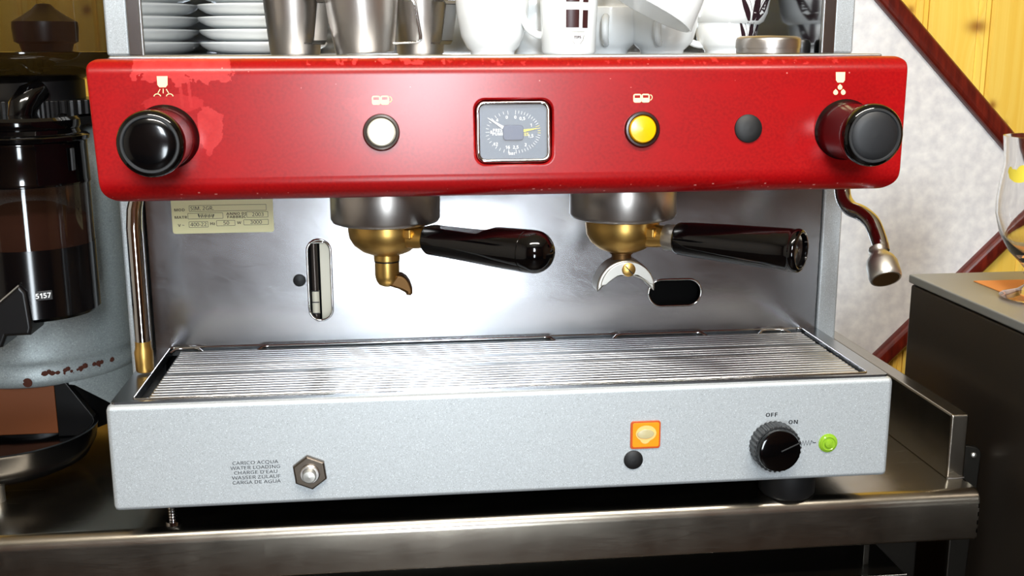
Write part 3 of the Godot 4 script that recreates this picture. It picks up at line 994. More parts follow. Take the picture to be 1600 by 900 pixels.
func back_panel(e: Node3D) -> void:
	var Z := -0.157
	var zf := func(_y: float) -> float: return Z
	var uvf := func(q: Vector2) -> Vector2: return q * 2.0
	var m := MB.new()
	var N := Vector3(0, 0, 1)
	var slot := rrect(-0.1574, 0.1452, 0.0205, 0.0735, 0.01024, 9)
	var oval := rrect(0.1675, 0.1249, 0.0500, 0.0250, 0.0124, 9)
	m.flat(Vector3(-0.3038, 0.086, Z), Vector3(-0.19, 0.086, Z), Vector3(-0.19, 0.26, Z), Vector3(-0.3038, 0.26, Z), N)
	m.holed(-0.19, -0.12, 0.086, 0.26, slot, zf, 0.004, N, uvf)
	m.flat(Vector3(-0.12, 0.086, Z), Vector3(0.12, 0.086, Z), Vector3(0.12, 0.26, Z), Vector3(-0.12, 0.26, Z), N)
	m.holed(0.12, 0.22, 0.086, 0.26, oval, zf, 0.004, N, uvf)
	m.flat(Vector3(0.22, 0.086, Z), Vector3(0.3045, 0.086, Z), Vector3(0.3045, 0.26, Z), Vector3(0.22, 0.26, Z), N)
	for s in [-1.0, 1.0]:
		m.flat(Vector3(s * 0.3041, 0.086, Z), Vector3(s * 0.3041, 0.086, Z - 0.004), Vector3(s * 0.3041, 0.26, Z - 0.004), Vector3(s * 0.3041, 0.26, Z), Vector3(s, 0, 0))
	var p := part("back_panel", m, M.panel_steel, e)
	for h in [slot, oval]:
		var ring: Array = []
		for q in h:
			ring.append(Vector3(q.x, q.y, Z + 0.0002))
		part("hole_rim", MB.new().tube(ring, 0.0011, 8, false, true), M.chrome, p)
	# sight glass behind the upright slot
	var s := part("sight_gauge", MB.new().box(Vector3(-0.1574, 0.1452, -0.1685), Vector3(0.026, 0.08, 0.002), 0.0003), M.dark_void, e)
	part("scale_strip", MB.new().box(Vector3(-0.1514, 0.1452, -0.1655), Vector3(0.0115, 0.078, 0.003), 0.0003), M.cream_plastic, s)
	part("level_tube", MB.new().tube([Vector3(-0.1622, 0.107, -0.1635), Vector3(-0.1622, 0.180, -0.1635)], 0.0032, 16), M.grey_ring, s)
	part("water_column", MB.new().tube([Vector3(-0.1622, 0.1135, -0.1634), Vector3(-0.1622, 0.1345, -0.1634)], 0.0034, 16), M.cream_plastic, s)
	for k in 3:
		part("mark", MB.new().box(Vector3(-0.1622, 0.1140 + k * 0.0103, -0.1600), Vector3(0.0064, 0.0008, 0.0006), 0.0001), M.print_black, s)
	part("tube_fitting", MB.new().box(Vector3(-0.1590, 0.1805, -0.1625), Vector3(0.013, 0.006, 0.006), 0.0015), M.chrome, s)
	part("access_recess", MB.new().box(Vector3(0.1675, 0.1249, -0.1685), Vector3(0.056, 0.03, 0.002), 0.0003), M.dark_void, e)
	part("blanking_plug", MB.new().lathe([V(0.0057, 0), V(0.0055, 0.0010), V(0.0035, 0.0019), V(0, 0.0023)], 24, facing(-0.1754, 0.1455, Z)), M.rubber, e, Transform3D(), "small round black plug beside the upright slot")
	# rating plate
	var r := part("rating_plate", MB.new().extrude(rrect(-0.2387, 0.2215, 0.0868, 0.0635, 0.0025), Z - 0.0002, Z + 0.0008, 0.0003), M.plate_cream, e, Transform3D(), "cream rating plate")
	var zf2 := Z + 0.0008
	for q in [[-0.2410, 0.2118, 0.066, 0.0055], [-0.2535, 0.2052, 0.030, 0.0052], [-0.2090, 0.2056, 0.0185, 0.0052], [-0.2598, 0.1977, 0.0165, 0.0052], [-0.2365, 0.1985, 0.0160, 0.0050], [-0.2105, 0.1988, 0.0215, 0.0048]]:
		if q[0] == -0.2410:
			q[0] = -0.2340
		part("plate_box", MB.new().frame(rrect(q[0], q[1], q[2], q[3], 0.0004, 1), rrect(q[0], q[1], q[2] - 0.0006, q[3] - 0.0006, 0.0003, 1), zf2 - 0.0002, zf2 + 0.0002), M.plate_line, r)
	for q in [["MOD", -0.2752, 0.2107, 0.0023], ["MATR", -0.2745, 0.2042, 0.0023], ["V ~", -0.2745, 0.1972, 0.0020], ["ANNO DI", -0.2270, 0.2066, 0.0019], ["FABBRIC", -0.2270, 0.2038, 0.0019], ["Hz", -0.2478, 0.1982, 0.0017], ["W", -0.2250, 0.1986, 0.0019]]:
		lettering(q[0], q[3], M.plate_line, r, at(q[1], q[2], zf2 + 0.0001), true, "lettering", 1.25)
	for q in [["SIM. 2GR.", -0.2560, 0.2118], ["2003", -0.2085, 0.2056], ["400-22", -0.2598, 0.1977], ["50", -0.2362, 0.1985], ["3000", -0.2105, 0.1988]]:
		lettering(q[0], 0.0030, M.print_black, r, at(q[1], q[2], zf2 + 0.0001), false, "stamped_value", 1.1)
	var sc: Array = []                                                    # the serial number is crossed out in black ink
	for k in 17:
		sc.append(Vector3(-0.2595 + k * 0.00082, 0.2052 + (0.0017 if k % 2 == 0 else -0.0018) * (1.0 - 0.35 * absf(sin(k * 2.3))), zf2 + 0.0002))
	part("ink_scribble", MB.new().tube(sc, 0.00055, 5), M.print_black, r)

func hood(e: Node3D) -> void:
	var ytop := 0.3402
	var ybot := 0.2385
	var prof := fillet([V(-0.155, ytop), V(hood_z(ytop), ytop), V(hood_z(ybot), ybot), V(-0.155, ybot)], [0, 0.014, 0.016, 0], 12)
	var m := MB.new()
	var uv := func(x: float, y: float) -> Vector2: return V(x / 0.62 + 0.5, (0.345 - y) / 0.11)
	var face := -1
	var longest := 0.0
	for i in range(1, prof.size() - 2):
		if (prof[i + 1] - prof[i]).length() > longest:
			longest = (prof[i + 1] - prof[i]).length(); face = i
	var edge := 0.002
	for i in prof.size() - 1:
		var p: Vector2 = prof[i]
		var q: Vector2 = prof[i + 1]
		var np := profile_normal(prof, i, i)
		var nq := profile_normal(prof, i + 1, i)
		if i == face:
			np = HN; nq = HN
		var wp := hood_hw(p.y) - edge
		var wq := hood_hw(q.y) - edge
		var spans := [[-1.0, 1.0]] if i != face else []
		for sp in spans:
			m.quad(Vector3(-wp, p.y, p.x), Vector3(wp, p.y, p.x), Vector3(wq, q.y, q.x), Vector3(-wq, q.y, q.x), np, np, nq, nq, uv.call(-wp, p.y), uv.call(wp, p.y), uv.call(wq, q.y), uv.call(-wq, q.y))
		if i == face:
			m.quad(Vector3(-wp, p.y, p.x), Vector3(-0.045, p.y, p.x), Vector3(-0.045, q.y, q.x), Vector3(-wq, q.y, q.x), HN, HN, HN, HN, uv.call(-wp, p.y), uv.call(-0.045, p.y), uv.call(-0.045, q.y), uv.call(-wq, q.y))
			m.quad(Vector3(0.045, p.y, p.x), Vector3(wp, p.y, p.x), Vector3(wq, q.y, q.x), Vector3(0.045, q.y, q.x), HN, HN, HN, HN, uv.call(0.045, p.y), uv.call(wp, p.y), uv.call(wq, q.y), uv.call(0.045, q.y))
			var zf := func(y: float) -> float: return p.x + (q.x - p.x) * (y - p.y) / (q.y - p.y)
			m.holed(-0.045, 0.045, q.y, p.y, rrect(-0.0005, 0.2866, 0.0605, 0.0500, 0.0085, 6), zf, 0.0, HN, func(w: Vector2) -> Vector2: return uv.call(w.x, w.y))
			# rounded lip of the gauge opening, turned inwards
			var ho := rrect(-0.0005, 0.2866, 0.0605, 0.0500, 0.0085, 6)
			var steps := [[0.0, 0.0], [0.0008, 0.0003], [0.0016, 0.0010], [0.0022, 0.0020], [0.0024, 0.0035], [0.0024, 0.0080]]
			var cc := MB.centre(ho)
			for k in steps.size() - 1:
				for j in ho.size():
					var P: Array = []
					var Nn: Array = []
					for w in [[j, k], [(j + 1) % ho.size(), k], [(j + 1) % ho.size(), k + 1], [j, k + 1]]:
						var o: Vector2 = ho[w[0]]
						var inn := (cc - o)
						inn = V(signf(inn.x) * minf(absf(inn.x), 0.018), signf(inn.y) * minf(absf(inn.y), 0.018)).normalized()
						var a: float = [0.0, 0.35, 0.8, 1.2, 1.5, 1.57][w[1]]
						var z2: Vector2 = o + inn * steps[w[1]][0]
						P.append(Vector3(z2.x, z2.y, zf.call(z2.y)) - HN * steps[w[1]][1])
						Nn.append((HN * cos(a) + Vector3(inn.x, inn.y, 0) * sin(a)).normalized())
					m.quad(P[0], P[1], P[2], P[3], Nn[0], Nn[1], Nn[2], Nn[3], uv.call(P[0].x, P[0].y), uv.call(P[1].x, P[1].y), uv.call(P[2].x, P[2].y), uv.call(P[3].x, P[3].y))
		for s in [-1.0, 1.0]:                                        # rounded ends
			var X := Vector3(s, 0, 0)
			var A := Vector3(s * wp, p.y, p.x)
			var B := Vector3(s * wq, q.y, q.x)
			var A1 := A + X * edge * 0.71 - np * edge * 0.29
			var B1 := B + X * edge * 0.71 - nq * edge * 0.29
			var A2 := A + X * edge - np * edge
			var B2 := B + X * edge - nq * edge
			m.quad(A, B, B1, A1, np, nq, (nq + X).normalized(), (np + X).normalized(), uv.call(A.x, A.y), uv.call(B.x, B.y), uv.call(B1.x, B1.y), uv.call(A1.x, A1.y))
			m.quad(A1, B1, B2, A2, (np + X).normalized(), (nq + X).normalized(), X, X, uv.call(A1.x, A1.y), uv.call(B1.x, B1.y), uv.call(B2.x, B2.y), uv.call(A2.x, A2.y))
			m.tri(A2, B2, Vector3(s * 0.298, 0.29, -0.08), X, X, X, uv.call(A2.x, A2.y), uv.call(B2.x, B2.y), uv.call(s * 0.3, 0.29))
	var h := part("hood", m, M.red_enamel, e, Transform3D(), "red enamelled hood")
	symbols(h)
	gauge(e)
	# push buttons
	for q in [[-0.0978, "grey_ring", "ivory_lens", "white push button in a grey ring"], [0.0956, "brown_ring", "yellow_lens", "yellow push button in a dark ring"]]:
		var b := part("push_button", MB.new().lathe([V(0.0134, 0.0), V(0.0134, 0.0020), V(0.0126, 0.0034), V(0.0112, 0.0036), V(0.0104, 0.0024), V(0.0104, 0.0012), V(0, 0.0012)], 40, hood_facing(q[0], 0.2872)), M[q[1]], e, Transform3D(), q[3])
		part("lens", MB.new().lathe([V(0.0101, 0.0), V(0.0101, 0.0036), V(0.0094, 0.0046), V(0.006, 0.0052), V(0.0, 0.0055)], 36, hood_facing(q[0], 0.2872)), M[q[2]], b)
	part("blanking_plug", MB.new().lathe([V(0.0107, 0), V(0.0105, 0.0013), V(0.0085, 0.0025), V(0.0045, 0.0032), V(0, 0.0034)], 32, hood_facing(0.1774, 0.2871)), M.rubber, e, Transform3D(), "round black plug between yellow button and steam knob")
	# steam and water knobs
	for q in [[-0.2505, 0.2850, "glossy black knob of the left steam tap"], [0.2528, 0.2850, "glossy black knob of the right water tap"]]:
		var k := part("tap_knob", MB.new().lathe([V(0.0232, 0.0), V(0.0236, 0.002), V(0.0226, 0.0035), V(0.0212, 0.0050), V(0.0207, 0.012), V(0.0206, 0.040), V(0.0208, 0.0445)], 48, facing(q[0], q[1], hood_z(q[1]) - 0.001)), M.knob_maroon, e, Transform3D(), q[2])
		part("grip_ring", MB.new().lathe([V(0.0206, 0.0425), V(0.0221, 0.0440), V(0.0226, 0.047), V(0.0224, 0.0520), V(0.0212, 0.0546), V(0.0195, 0.0555)], 48, facing(q[0], q[1], hood_z(q[1]) - 0.001)), M.bakelite, k)
		part("cap_rim", MB.new().lathe([V(0.0196, 0.0553), V(0.0190, 0.0560), V(0.0178, 0.0560), V(0.0172, 0.0552)], 48, facing(q[0], q[1], hood_z(q[1]) - 0.001)), M.grey_ribs, k)
		part("cap", MB.new().lathe([V(0.0174, 0.0552), V(0.0160, 0.0562), V(0.012, 0.0573), V(0.006, 0.0580), V(0.0, 0.0582)], 48, facing(q[0], q[1], hood_z(q[1]) - 0.001)), M.black_plastic if q[0] < 0.0 else M.worn_black, k)

func shape_on_hood(poly: PackedVector2Array, x: float, y: float, material: Material, parent: Node) -> void:
	part("symbol", MB.new().extrude(poly, -0.0002, 0.00012, 0.0, on_hood(x, y)), material, parent)

func symbols(h: Node3D) -> void:
	var cup := PackedVector2Array([V(-0.0037, 0.0039), V(0.0037, 0.0039), V(0.0035, -0.0022), V(0.0022, -0.0039), V(-0.0022, -0.0039), V(-0.0035, -0.0022)])
	# steam: a filter with three strokes and two puffs
	shape_on_hood(cup, -0.2512, 0.3243, M.print_cream, h)
	for q in [[-0.0029, 0.55], [0.0, 0.05], [0.0029, -0.55]]:
		var a: float = q[1]
		part("symbol", MB.new().box(Vector3.ZERO, Vector3(0.0006, 0.0032, 0.0003), 0.0001, on_hood(-0.2509 + q[0], 0.3178, 0.0) * Transform3D(Basis(Vector3(0, 0, 1), -a), Vector3.ZERO)), M.print_cream, h)
	for q in [[-0.0042, 1.0], [0.0044, -1.0]]:
		var pts: Array = []
		for k in 9:
			var a := PI * (k / 8.0) * 0.85 + 0.25
			pts.append(on_hood(-0.2509 + q[0], 0.3136, 0.0001) * Vector3(cos(a) * 0.0024 * q[1], sin(a) * 0.0022, 0))
		part("symbol", MB.new().tube(pts, 0.00042, 5), M.print_cream, h)
	# two cups, worn on the left, clear on the right
	for x in [-0.0975, 0.0957]:
		for q in [[-0.0034, 0.0], [0.0028, 0.0003]]:
			part("symbol", MB.new().frame(rrect(0, 0, 0.0062, 0.0064, 0.0014, 3), rrect(0.0, 0.0012, 0.0042, 0.0020, 0.0002, 3), -0.0002, 0.00013 + q[1], on_hood(x + q[0], 0.3102)), M.print_cream, h)
		var pts: Array = []
		for k in 9:
			var a := -1.4 + 2.8 * k / 8.0
			pts.append(on_hood(x + 0.0060, 0.3107, 0.0001) * Vector3(cos(a) * 0.0018, sin(a) * 0.0020, 0))
		part("symbol", MB.new().tube(pts, 0.00040, 5), M.print_cream, h)
	# hot water: a filter with three drops
	shape_on_hood(cup, 0.2495, 0.3246, M.print_cream, h)
	for q in [[0.0, 0.3172], [-0.0034, 0.3134], [0.0026, 0.3134]]:
		var d := PackedVector2Array()
		for k in 14:
			var a := PI / 2 + TAU * k / 14.0
			d.append(V(cos(a) * 0.0019, sin(a) * (0.0025 if k == 0 else 0.0019)))
		shape_on_hood(d, 0.2492 + q[0], q[1], M.print_cream, h)

func gauge(e: Node3D) -> void:
	var cx := -0.0008
	var cy := 0.2867
	var b := on_hood(cx, cy, -0.0045)
	var g := part("pressure_gauge", MB.new().extrude(rrect(0, 0, 0.0520, 0.0420, 0.0050), -0.004, 0.0, 0.0, b), M.satin_black, e, Transform3D(), "square double pressure gauge with chrome bezel")
	# chrome bezel: a soft raised frame
	var ring: Array = []
	for p in rrect(0, 0, 0.0525, 0.0425, 0.0056, 6):
		ring.append(b * Vector3(p.x, p.y, 0.0022))
	part("bezel", MB.new().tube(ring, 0.0016, 10, false, true), M.chrome, g)
	part("dial", MB.new().extrude(rrect(0, 0, 0.0505, 0.0405, 0.0045), -0.0002, 0.0006, 0.0, b), M.dial_blue, g)
	var T := func(x: float, y: float, z: float) -> Transform3D: return b * at(x, y, z)
	for s in [[-1.0, 16], [1.0, 25]]:
		for k in int(s[1]) + 1:
			var f: float = float(k) / s[1]
			var a: float = deg_to_rad(101.0 + 158.0 * f) if s[0] < 0 else deg_to_rad(84.0 - 168.0 * f)
			var big: bool = k % (4 if s[0] < 0 else 5) == 0
			var o := V(cos(a) * 0.0206, sin(a) * 0.0160)
			var ln := 0.0030 if big else 0.0022
			var dirn := V(cos(a) * 0.8, sin(a)).normalized()
			part("tick", MB.new().box(Vector3.ZERO, Vector3(ln, 0.00030, 0.0002), 0.0, T.call(o.x - dirn.x * ln * 0.5, o.y - dirn.y * ln * 0.5, 0.0007) * Transform3D(Basis(Vector3(0, 0, 1), dirn.angle()), Vector3.ZERO)), M.print_white if s[0] < 0 or k > 13 or k < 10 else M.print_yellow, g)
	for q in [["0", -0.0046, 0.0108], ["4", -0.0118, 0.0088], ["8", -0.0163, 0.0000], ["12", -0.0132, -0.0088], ["16", -0.0043, -0.0112], ["0", 0.0018, 0.0108], ["0,5", 0.0070, 0.0098], ["1", 0.0136, 0.0049], ["1,5", 0.0130, -0.0030], ["2", 0.0092, -0.0095], ["2,5", 0.0018, -0.0112]]:
		lettering(q[0], 0.0023, M.print_white, g, T.call(q[1], q[2], 0.0007), true, "numeral")
	lettering("bar", 0.0019, M.print_white, g, T.call(-0.0012, -0.0157, 0.0007), true)
	lettering("PRES.", 0.0015, M.print_white, g, T.call(-0.0112, 0.0013, 0.0007), true)
	lettering("PUMP", 0.0015, M.print_white, g, T.call(-0.0112, -0.0013, 0.0007), true)
	lettering("PRES.", 0.0014, M.print_yellow, g, T.call(0.0085, -0.0018, 0.0007), true)
	for q in [[V(-0.0070, 0.0030), V(-0.0190, 0.0106), "print_white"], [V(0.0064, 0.0006), V(0.0178, 0.0024), "print_yellow"]]:
		var d: Vector2 = (q[1] - q[0]).normalized()
		var s := V(-d.y, d.x)
		part("needle", MB.new().extrude(PackedVector2Array([q[0] - s * 0.0011, q[0] + s * 0.0011, q[1] + s * 0.0002, q[1] - s * 0.0002]), 0.0012, 0.0016, 0.0, b), M[q[2]], g)
	part("hub_cover", MB.new().extrude(rrect(0, -0.0006, 0.0154, 0.0112, 0.0026), 0.0005, 0.0022, 0.0006, b), M.dial_hub, g)
	part("glass", MB.new().extrude(rrect(0, 0, 0.0515, 0.0415, 0.005), 0.0026, 0.0030, 0.0, b), M.clear_glass, g)

# ------------------------------------------------------------------ portafilters
func portafilters() -> void:
	for w in [[-0.0968, 0.2015, deg_to_rad(42.0), 0], [0.0968, 0.1980, deg_to_rad(41.0), 1]]:
		var x: float = w[0]
		var hy: float = w[1]
		var left: bool = w[3] == 0
		var dy := hy - 0.2015
		var p := thing("portafilter", "portafilter with rounded dome-ended black handle and a single curved brass spout" if left else "portafilter with flat-ended black handle, silver ferrule and a crescent twin spout", "portafilter", Vector3(x, 0.2, -0.065), "portafilters locked into the red machine")
		var body := MB.new().lathe([V(0.0, 0.1845 + dy * 0.6), V(0.012, 0.1845 + dy * 0.6), V(0.0195, 0.1875 + dy * 0.6), V(0.0262, 0.1928 + dy * 0.5), V(0.0295, 0.1985 + dy * 0.4), V(0.0304, 0.2045), V(0.0304, 0.2105), V(0, 0.2105)], 56, at(x, 0, -0.065), 50.0)
		part("basket_holder", body, M.brass, p)
		var yaw := Basis(Vector3.UP, -w[2])
		var hx := Transform3D(yaw, Vector3(x, hy, -0.065))                     # +x along the handle
		# lug and neck
		part("lug", MB.new().box(Vector3(0.0305, 0.0035, 0), Vector3(0.008, 0.008, 0.022), 0.0015, hx), M.brass, p)
		var neck := MB.new()
		neck.lathe([V(0.0098, 0.024), V(0.0092, 0.032), V(0.0083, 0.038), V(0.0083, 0.052)], 24, hx * Transform3D(Basis(Vector3(0, 0, 1), -PI / 2), Vector3.ZERO))
		part("neck", neck, M.brass if left else M.brass, p)
		if left:
			# handle: round, with a flat cut along the top of its first part
			var m := MB.new()
			var stations: Array = [[0.0445, 0.0095], [0.0452, 0.0118], [0.047, 0.0128], [0.060, 0.0131], [0.080, 0.0138], [0.098, 0.0146], [0.104, 0.0149], [0.110, 0.0152], [0.116, 0.0154], [0.1385, 0.0160], [0.1388, 0.0156], [0.1393, 0.0156], [0.1396, 0.0161]]
			for k in range(1, 11):
				var a := PI / 2 * k / 10.0
				stations.append([0.1440 + 0.0160 * sin(a), 0.0161 * cos(a)])
			var rows: Array = []
			for s in stations:
				var cut := 0.0102 + clampf((s[0] - 0.098) / 0.016, 0, 1) * 0.008 if s[0] > 0.047 else 0.0105
				var row: Array = []
				for k in 41:
					var a := TAU * k / 40.0
					var yy: float = minf(sin(a) * s[1], cut)
					row.append(hx * Vector3(s[0], yy, cos(a) * s[1]))
				rows.append(row)
			m = soft_rows(rows)
			part("handle", m, M.bakelite, p)
		else:
			var prof := [V(0.0, 0.0500), V(0.0105, 0.0500), V(0.0122, 0.0506), V(0.0130, 0.0525), V(0.0138, 0.065), V(0.0150, 0.095), V(0.0160, 0.130), V(0.0163, 0.1445), V(0.0158, 0.1462), V(0.0165, 0.1475), V(0.0168, 0.1495), V(0.0160, 0.1520), V(0.0142, 0.1530), V(0.0132, 0.1526), V(0.0128, 0.1505), V(0.0, 0.1500)]
			part("handle", MB.new().lathe(prof, 48, hx * Transform3D(Basis(Vector3(0, 0, 1), -PI / 2), Vector3.ZERO), 55.0), M.bakelite, p)
			part("ferrule", MB.new().lathe([V(0.0, 0.0400), V(0.0103, 0.0400), V(0.0106, 0.0405), V(0.0108, 0.0515)], 32, hx * Transform3D(Basis(Vector3(0, 0, 1), -PI / 2), Vector3.ZERO)), M.aluminium, p, Transform3D(), "silver ferrule")
		if left:
			part("o_ring", MB.new().lathe([V(0.0101, 0.1783), V(0.0103, 0.1788), V(0.0101, 0.1793)], 24, at(x, 0, -0.065)), M.satin_black, p)
			var sp := MB.new().lathe([V(0.0, 0.1580), V(0.0040, 0.1582), V(0.0070, 0.1597), V(0.0090, 0.1628), V(0.0099, 0.167), V(0.0099, 0.1783), V(0.0099, 0.1793), V(0.0105, 0.1800), V(0.0105, 0.1850)], 36, at(x, 0, -0.065))
			part("spout", sp, M.brass, p)
			# curved open chute running down to the right
			var c := PackedVector2Array([V(x + 0.001, 0.1592), V(x + 0.0075, 0.1685), V(x + 0.0118, 0.1680), V(x + 0.0155, 0.1655), V(x + 0.0182, 0.1615), V(x + 0.0200, 0.1560), V(x + 0.0200, 0.1525), V(x + 0.0186, 0.1510), V(x + 0.0150, 0.1513), V(x + 0.0144, 0.1532), V(x + 0.0092, 0.1563), V(x + 0.0040, 0.1582)])
			part("chute", MB.new().extrude(c, -0.0718, -0.0575, 0.0022), M.dark_brass, p)
		else:
			var y0 := 0.1835
			part("spout_neck", MB.new().lathe([V(0.0082, 0.172), V(0.0082, y0 - 0.0035), V(0.0096, y0 - 0.003), V(0.0096, y0 - 0.001), V(0.0088, y0), V(0.0088, y0 + 0.003)], 28, at(x, 0, -0.066)), M.dark_brass, p)
			# crescent: an arch with thin tips
			var ccx := x + 0.0015
			var arch := PackedVector2Array()
			var cyy := 0.1530
			for k in 25:
				var a := deg_to_rad(180.0 - 180.0 * k / 24.0)
				arch.append(V(ccx + cos(a) * 0.0242, cyy + sin(a) * 0.0242))
			arch.append(V(ccx + 0.0236, cyy - 0.0022))
			for k in 25:
				var a := deg_to_rad(34.0 + 112.0 * k / 24.0)
				arch.append(V(ccx + cos(a) * 0.0252, cyy - 0.0140 + sin(a) * 0.0250))
			arch.append(V(ccx - 0.0236, cyy - 0.0022))
			part("twin_spout", MB.new().extrude(arch, -0.074, -0.0525, 0.0016), M.aluminium, p, Transform3D(), "silver crescent-shaped twin spout")
			var plate := PackedVector2Array()
			for k in 21:
				var a := deg_to_rad(172.0 - 164.0 * k / 20.0)
				plate.append(V(ccx + 0.001 + cos(a) * 0.0226, cyy + 0.0002 + sin(a) * 0.0228))
			for q in [V(0.0190, 0.0038), V(0.0130, 0.0082), V(0.0085, 0.0112), V(0.0060, 0.0116), V(0.0030, 0.0106), V(-0.0022, 0.0106), V(-0.0052, 0.0116), V(-0.0085, 0.0112), V(-0.0130, 0.0082), V(-0.0185, 0.0038)]:
				plate.append(V(ccx + 0.001, cyy) + q)
			part("spout_cover", MB.new().extrude(plate, -0.053, -0.0508, 0.0007), M.aluminium, p)
			var sc := part("screw", MB.new().lathe([V(0.0057, 0), V(0.0056, 0.0010), V(0.0047, 0.0016), V(0.0, 0.0018)], 28, facing(ccx + 0.0015, 0.1695, -0.0508)), M.brass, p, Transform3D(), "brass slotted screw")
			part("screw_slot", MB.new().box(Vector3(0, 0, 0), Vector3(0.0095, 0.0008, 0.0004), 0.0001, Transform3D(Basis(Vector3(0, 0, 1), deg_to_rad(-47)), Vector3(ccx + 0.0015, 0.1695, -0.04895))), M.satin_black, sc)

# a skin through rings of points, softly shaded, with its ends closed
func soft_rows(rows: Array) -> MB:
	var m := MB.new()
	var R := rows.size()
	var C: int = rows[0].size()
	var nr: Array = []
	for i in R:
		var c := Vector3.ZERO
		for k in C:
			c += rows[i][k]
		c /= C
		var row: Array = []
		for k in C:
			var du: Vector3 = rows[mini(i + 1, R - 1)][k] - rows[maxi(i - 1, 0)][k]
			var kk := (k + 1) % (C - 1)
			var kj := (k - 1 + C - 1) % (C - 1)
			var dv: Vector3 = rows[i][kk] - rows[i][kj]
			var nn := du.cross(dv)
			if nn.length() < 1e-12:
				nn = (rows[R - 1][0] - rows[0][0]) * (1.0 if i > R / 2 else -1.0)
			nn = nn.normalized()
			if nn.dot(rows[i][k] - c) < 0.0 and (rows[i][k] - c).length() > 1e-5:
				nn = -nn
			row.append(nn)
		nr.append(row)
	for i in R - 1:
		for k in C - 1:
			m.quad(rows[i][k], rows[i][k + 1], rows[i + 1][k + 1], rows[i + 1][k], nr[i][k], nr[i][k + 1], nr[i + 1][k + 1], nr[i + 1][k])
	for k in range(1, C - 2):
		var d: Vector3 = (rows[0][0] - rows[R - 1][0]).normalized()
		m.tri(rows[0][0], rows[0][k], rows[0][k + 1], d, d, d)
	return m

# ------------------------------------------------------------------ to the right of the machine
func appliance() -> void:
	var a := thing("steel_cabinet", "dark grey steel bar appliance standing beyond the counter's side rail", "appliance", Vector3(0.6, -0.95, 0.0))
	part("body", MB.new().box(Vector3(0.61, -0.419, 0.01), Vector3(0.358, 1.062, 0.468), 0.003), M.appliance, a)
	part("top_plate", MB.new().box(Vector3(0.61, 0.1175, 0.01), Vector3(0.362, 0.009, 0.471), 0.0018), M.appliance_top, a)
	var n := MB.new().box(Vector3(0.56, 0.1226, -0.095), Vector3(0.172, 0.0010, 0.172), 0.0003)
	tag(part("napkin", n, M.napkin_orange, self), "flat orange paper napkin under the glass goblet", "napkin")

func goblet() -> void:
	var x := 0.4905
	var z := -0.10
	var g := thing("glass_goblet", "clear glass dessert goblet standing on the orange napkin", "glass", Vector3(x, 0.123, z))
	var o := [V(0.0, 0.1235), V(0.030, 0.1235), V(0.0325, 0.1250), V(0.030, 0.1268), V(0.018, 0.1305), V(0.0125, 0.135), V(0.0115, 0.140), V(0.0135, 0.146), V(0.0130, 0.150), V(0.018, 0.156), V(0.028, 0.166), V(0.0370, 0.182), V(0.0418, 0.200), V(0.0422, 0.212), V(0.0410, 0.226), V(0.0385, 0.245), V(0.0400, 0.262), V(0.0410, 0.270)]
	var inn := [V(0.0396, 0.270), V(0.0384, 0.262), V(0.0370, 0.245), V(0.0393, 0.226), V(0.0404, 0.212), V(0.0400, 0.200), V(0.0350, 0.183), V(0.026, 0.169), V(0.013, 0.160), V(0.0, 0.158)]
	o.append_array(inn)
	part("bowl", MB.new().lathe(o, 48, at(x, 0, z), 60.0), M.goblet_glass, g)
	var d := MB.new()                                                  # worn yellow print, irregular
	for q in [[2.72, 0.2405, 0.16, 0.0060], [2.95, 0.2375, 0.14, 0.0048], [2.80, 0.2350, 0.20, 0.0040], [2.55, 0.2420, 0.10, 0.0040], [3.08, 0.2405, 0.07, 0.0035]]:
		for k in 10:
			var a0: float = q[0] - q[2] + 2.0 * q[2] * k / 10.0
			var a1: float = q[0] - q[2] + 2.0 * q[2] * (k + 1) / 10.0
			var h: float = q[3] * sqrt(maxf(0.02, 1.0 - pow((k - 4.5) / 5.0, 2.0)))
			var yy: float = q[1]
			d.lathe([V(0.0396 + (yy - h - 0.240) * -0.13, yy - h), V(0.0396 + (yy + h - 0.240) * -0.13, yy + h)], 1, at(x, 0, z), 60.0, a0, a1)
	part("yellow_print", d, M.decal_yellow, g)

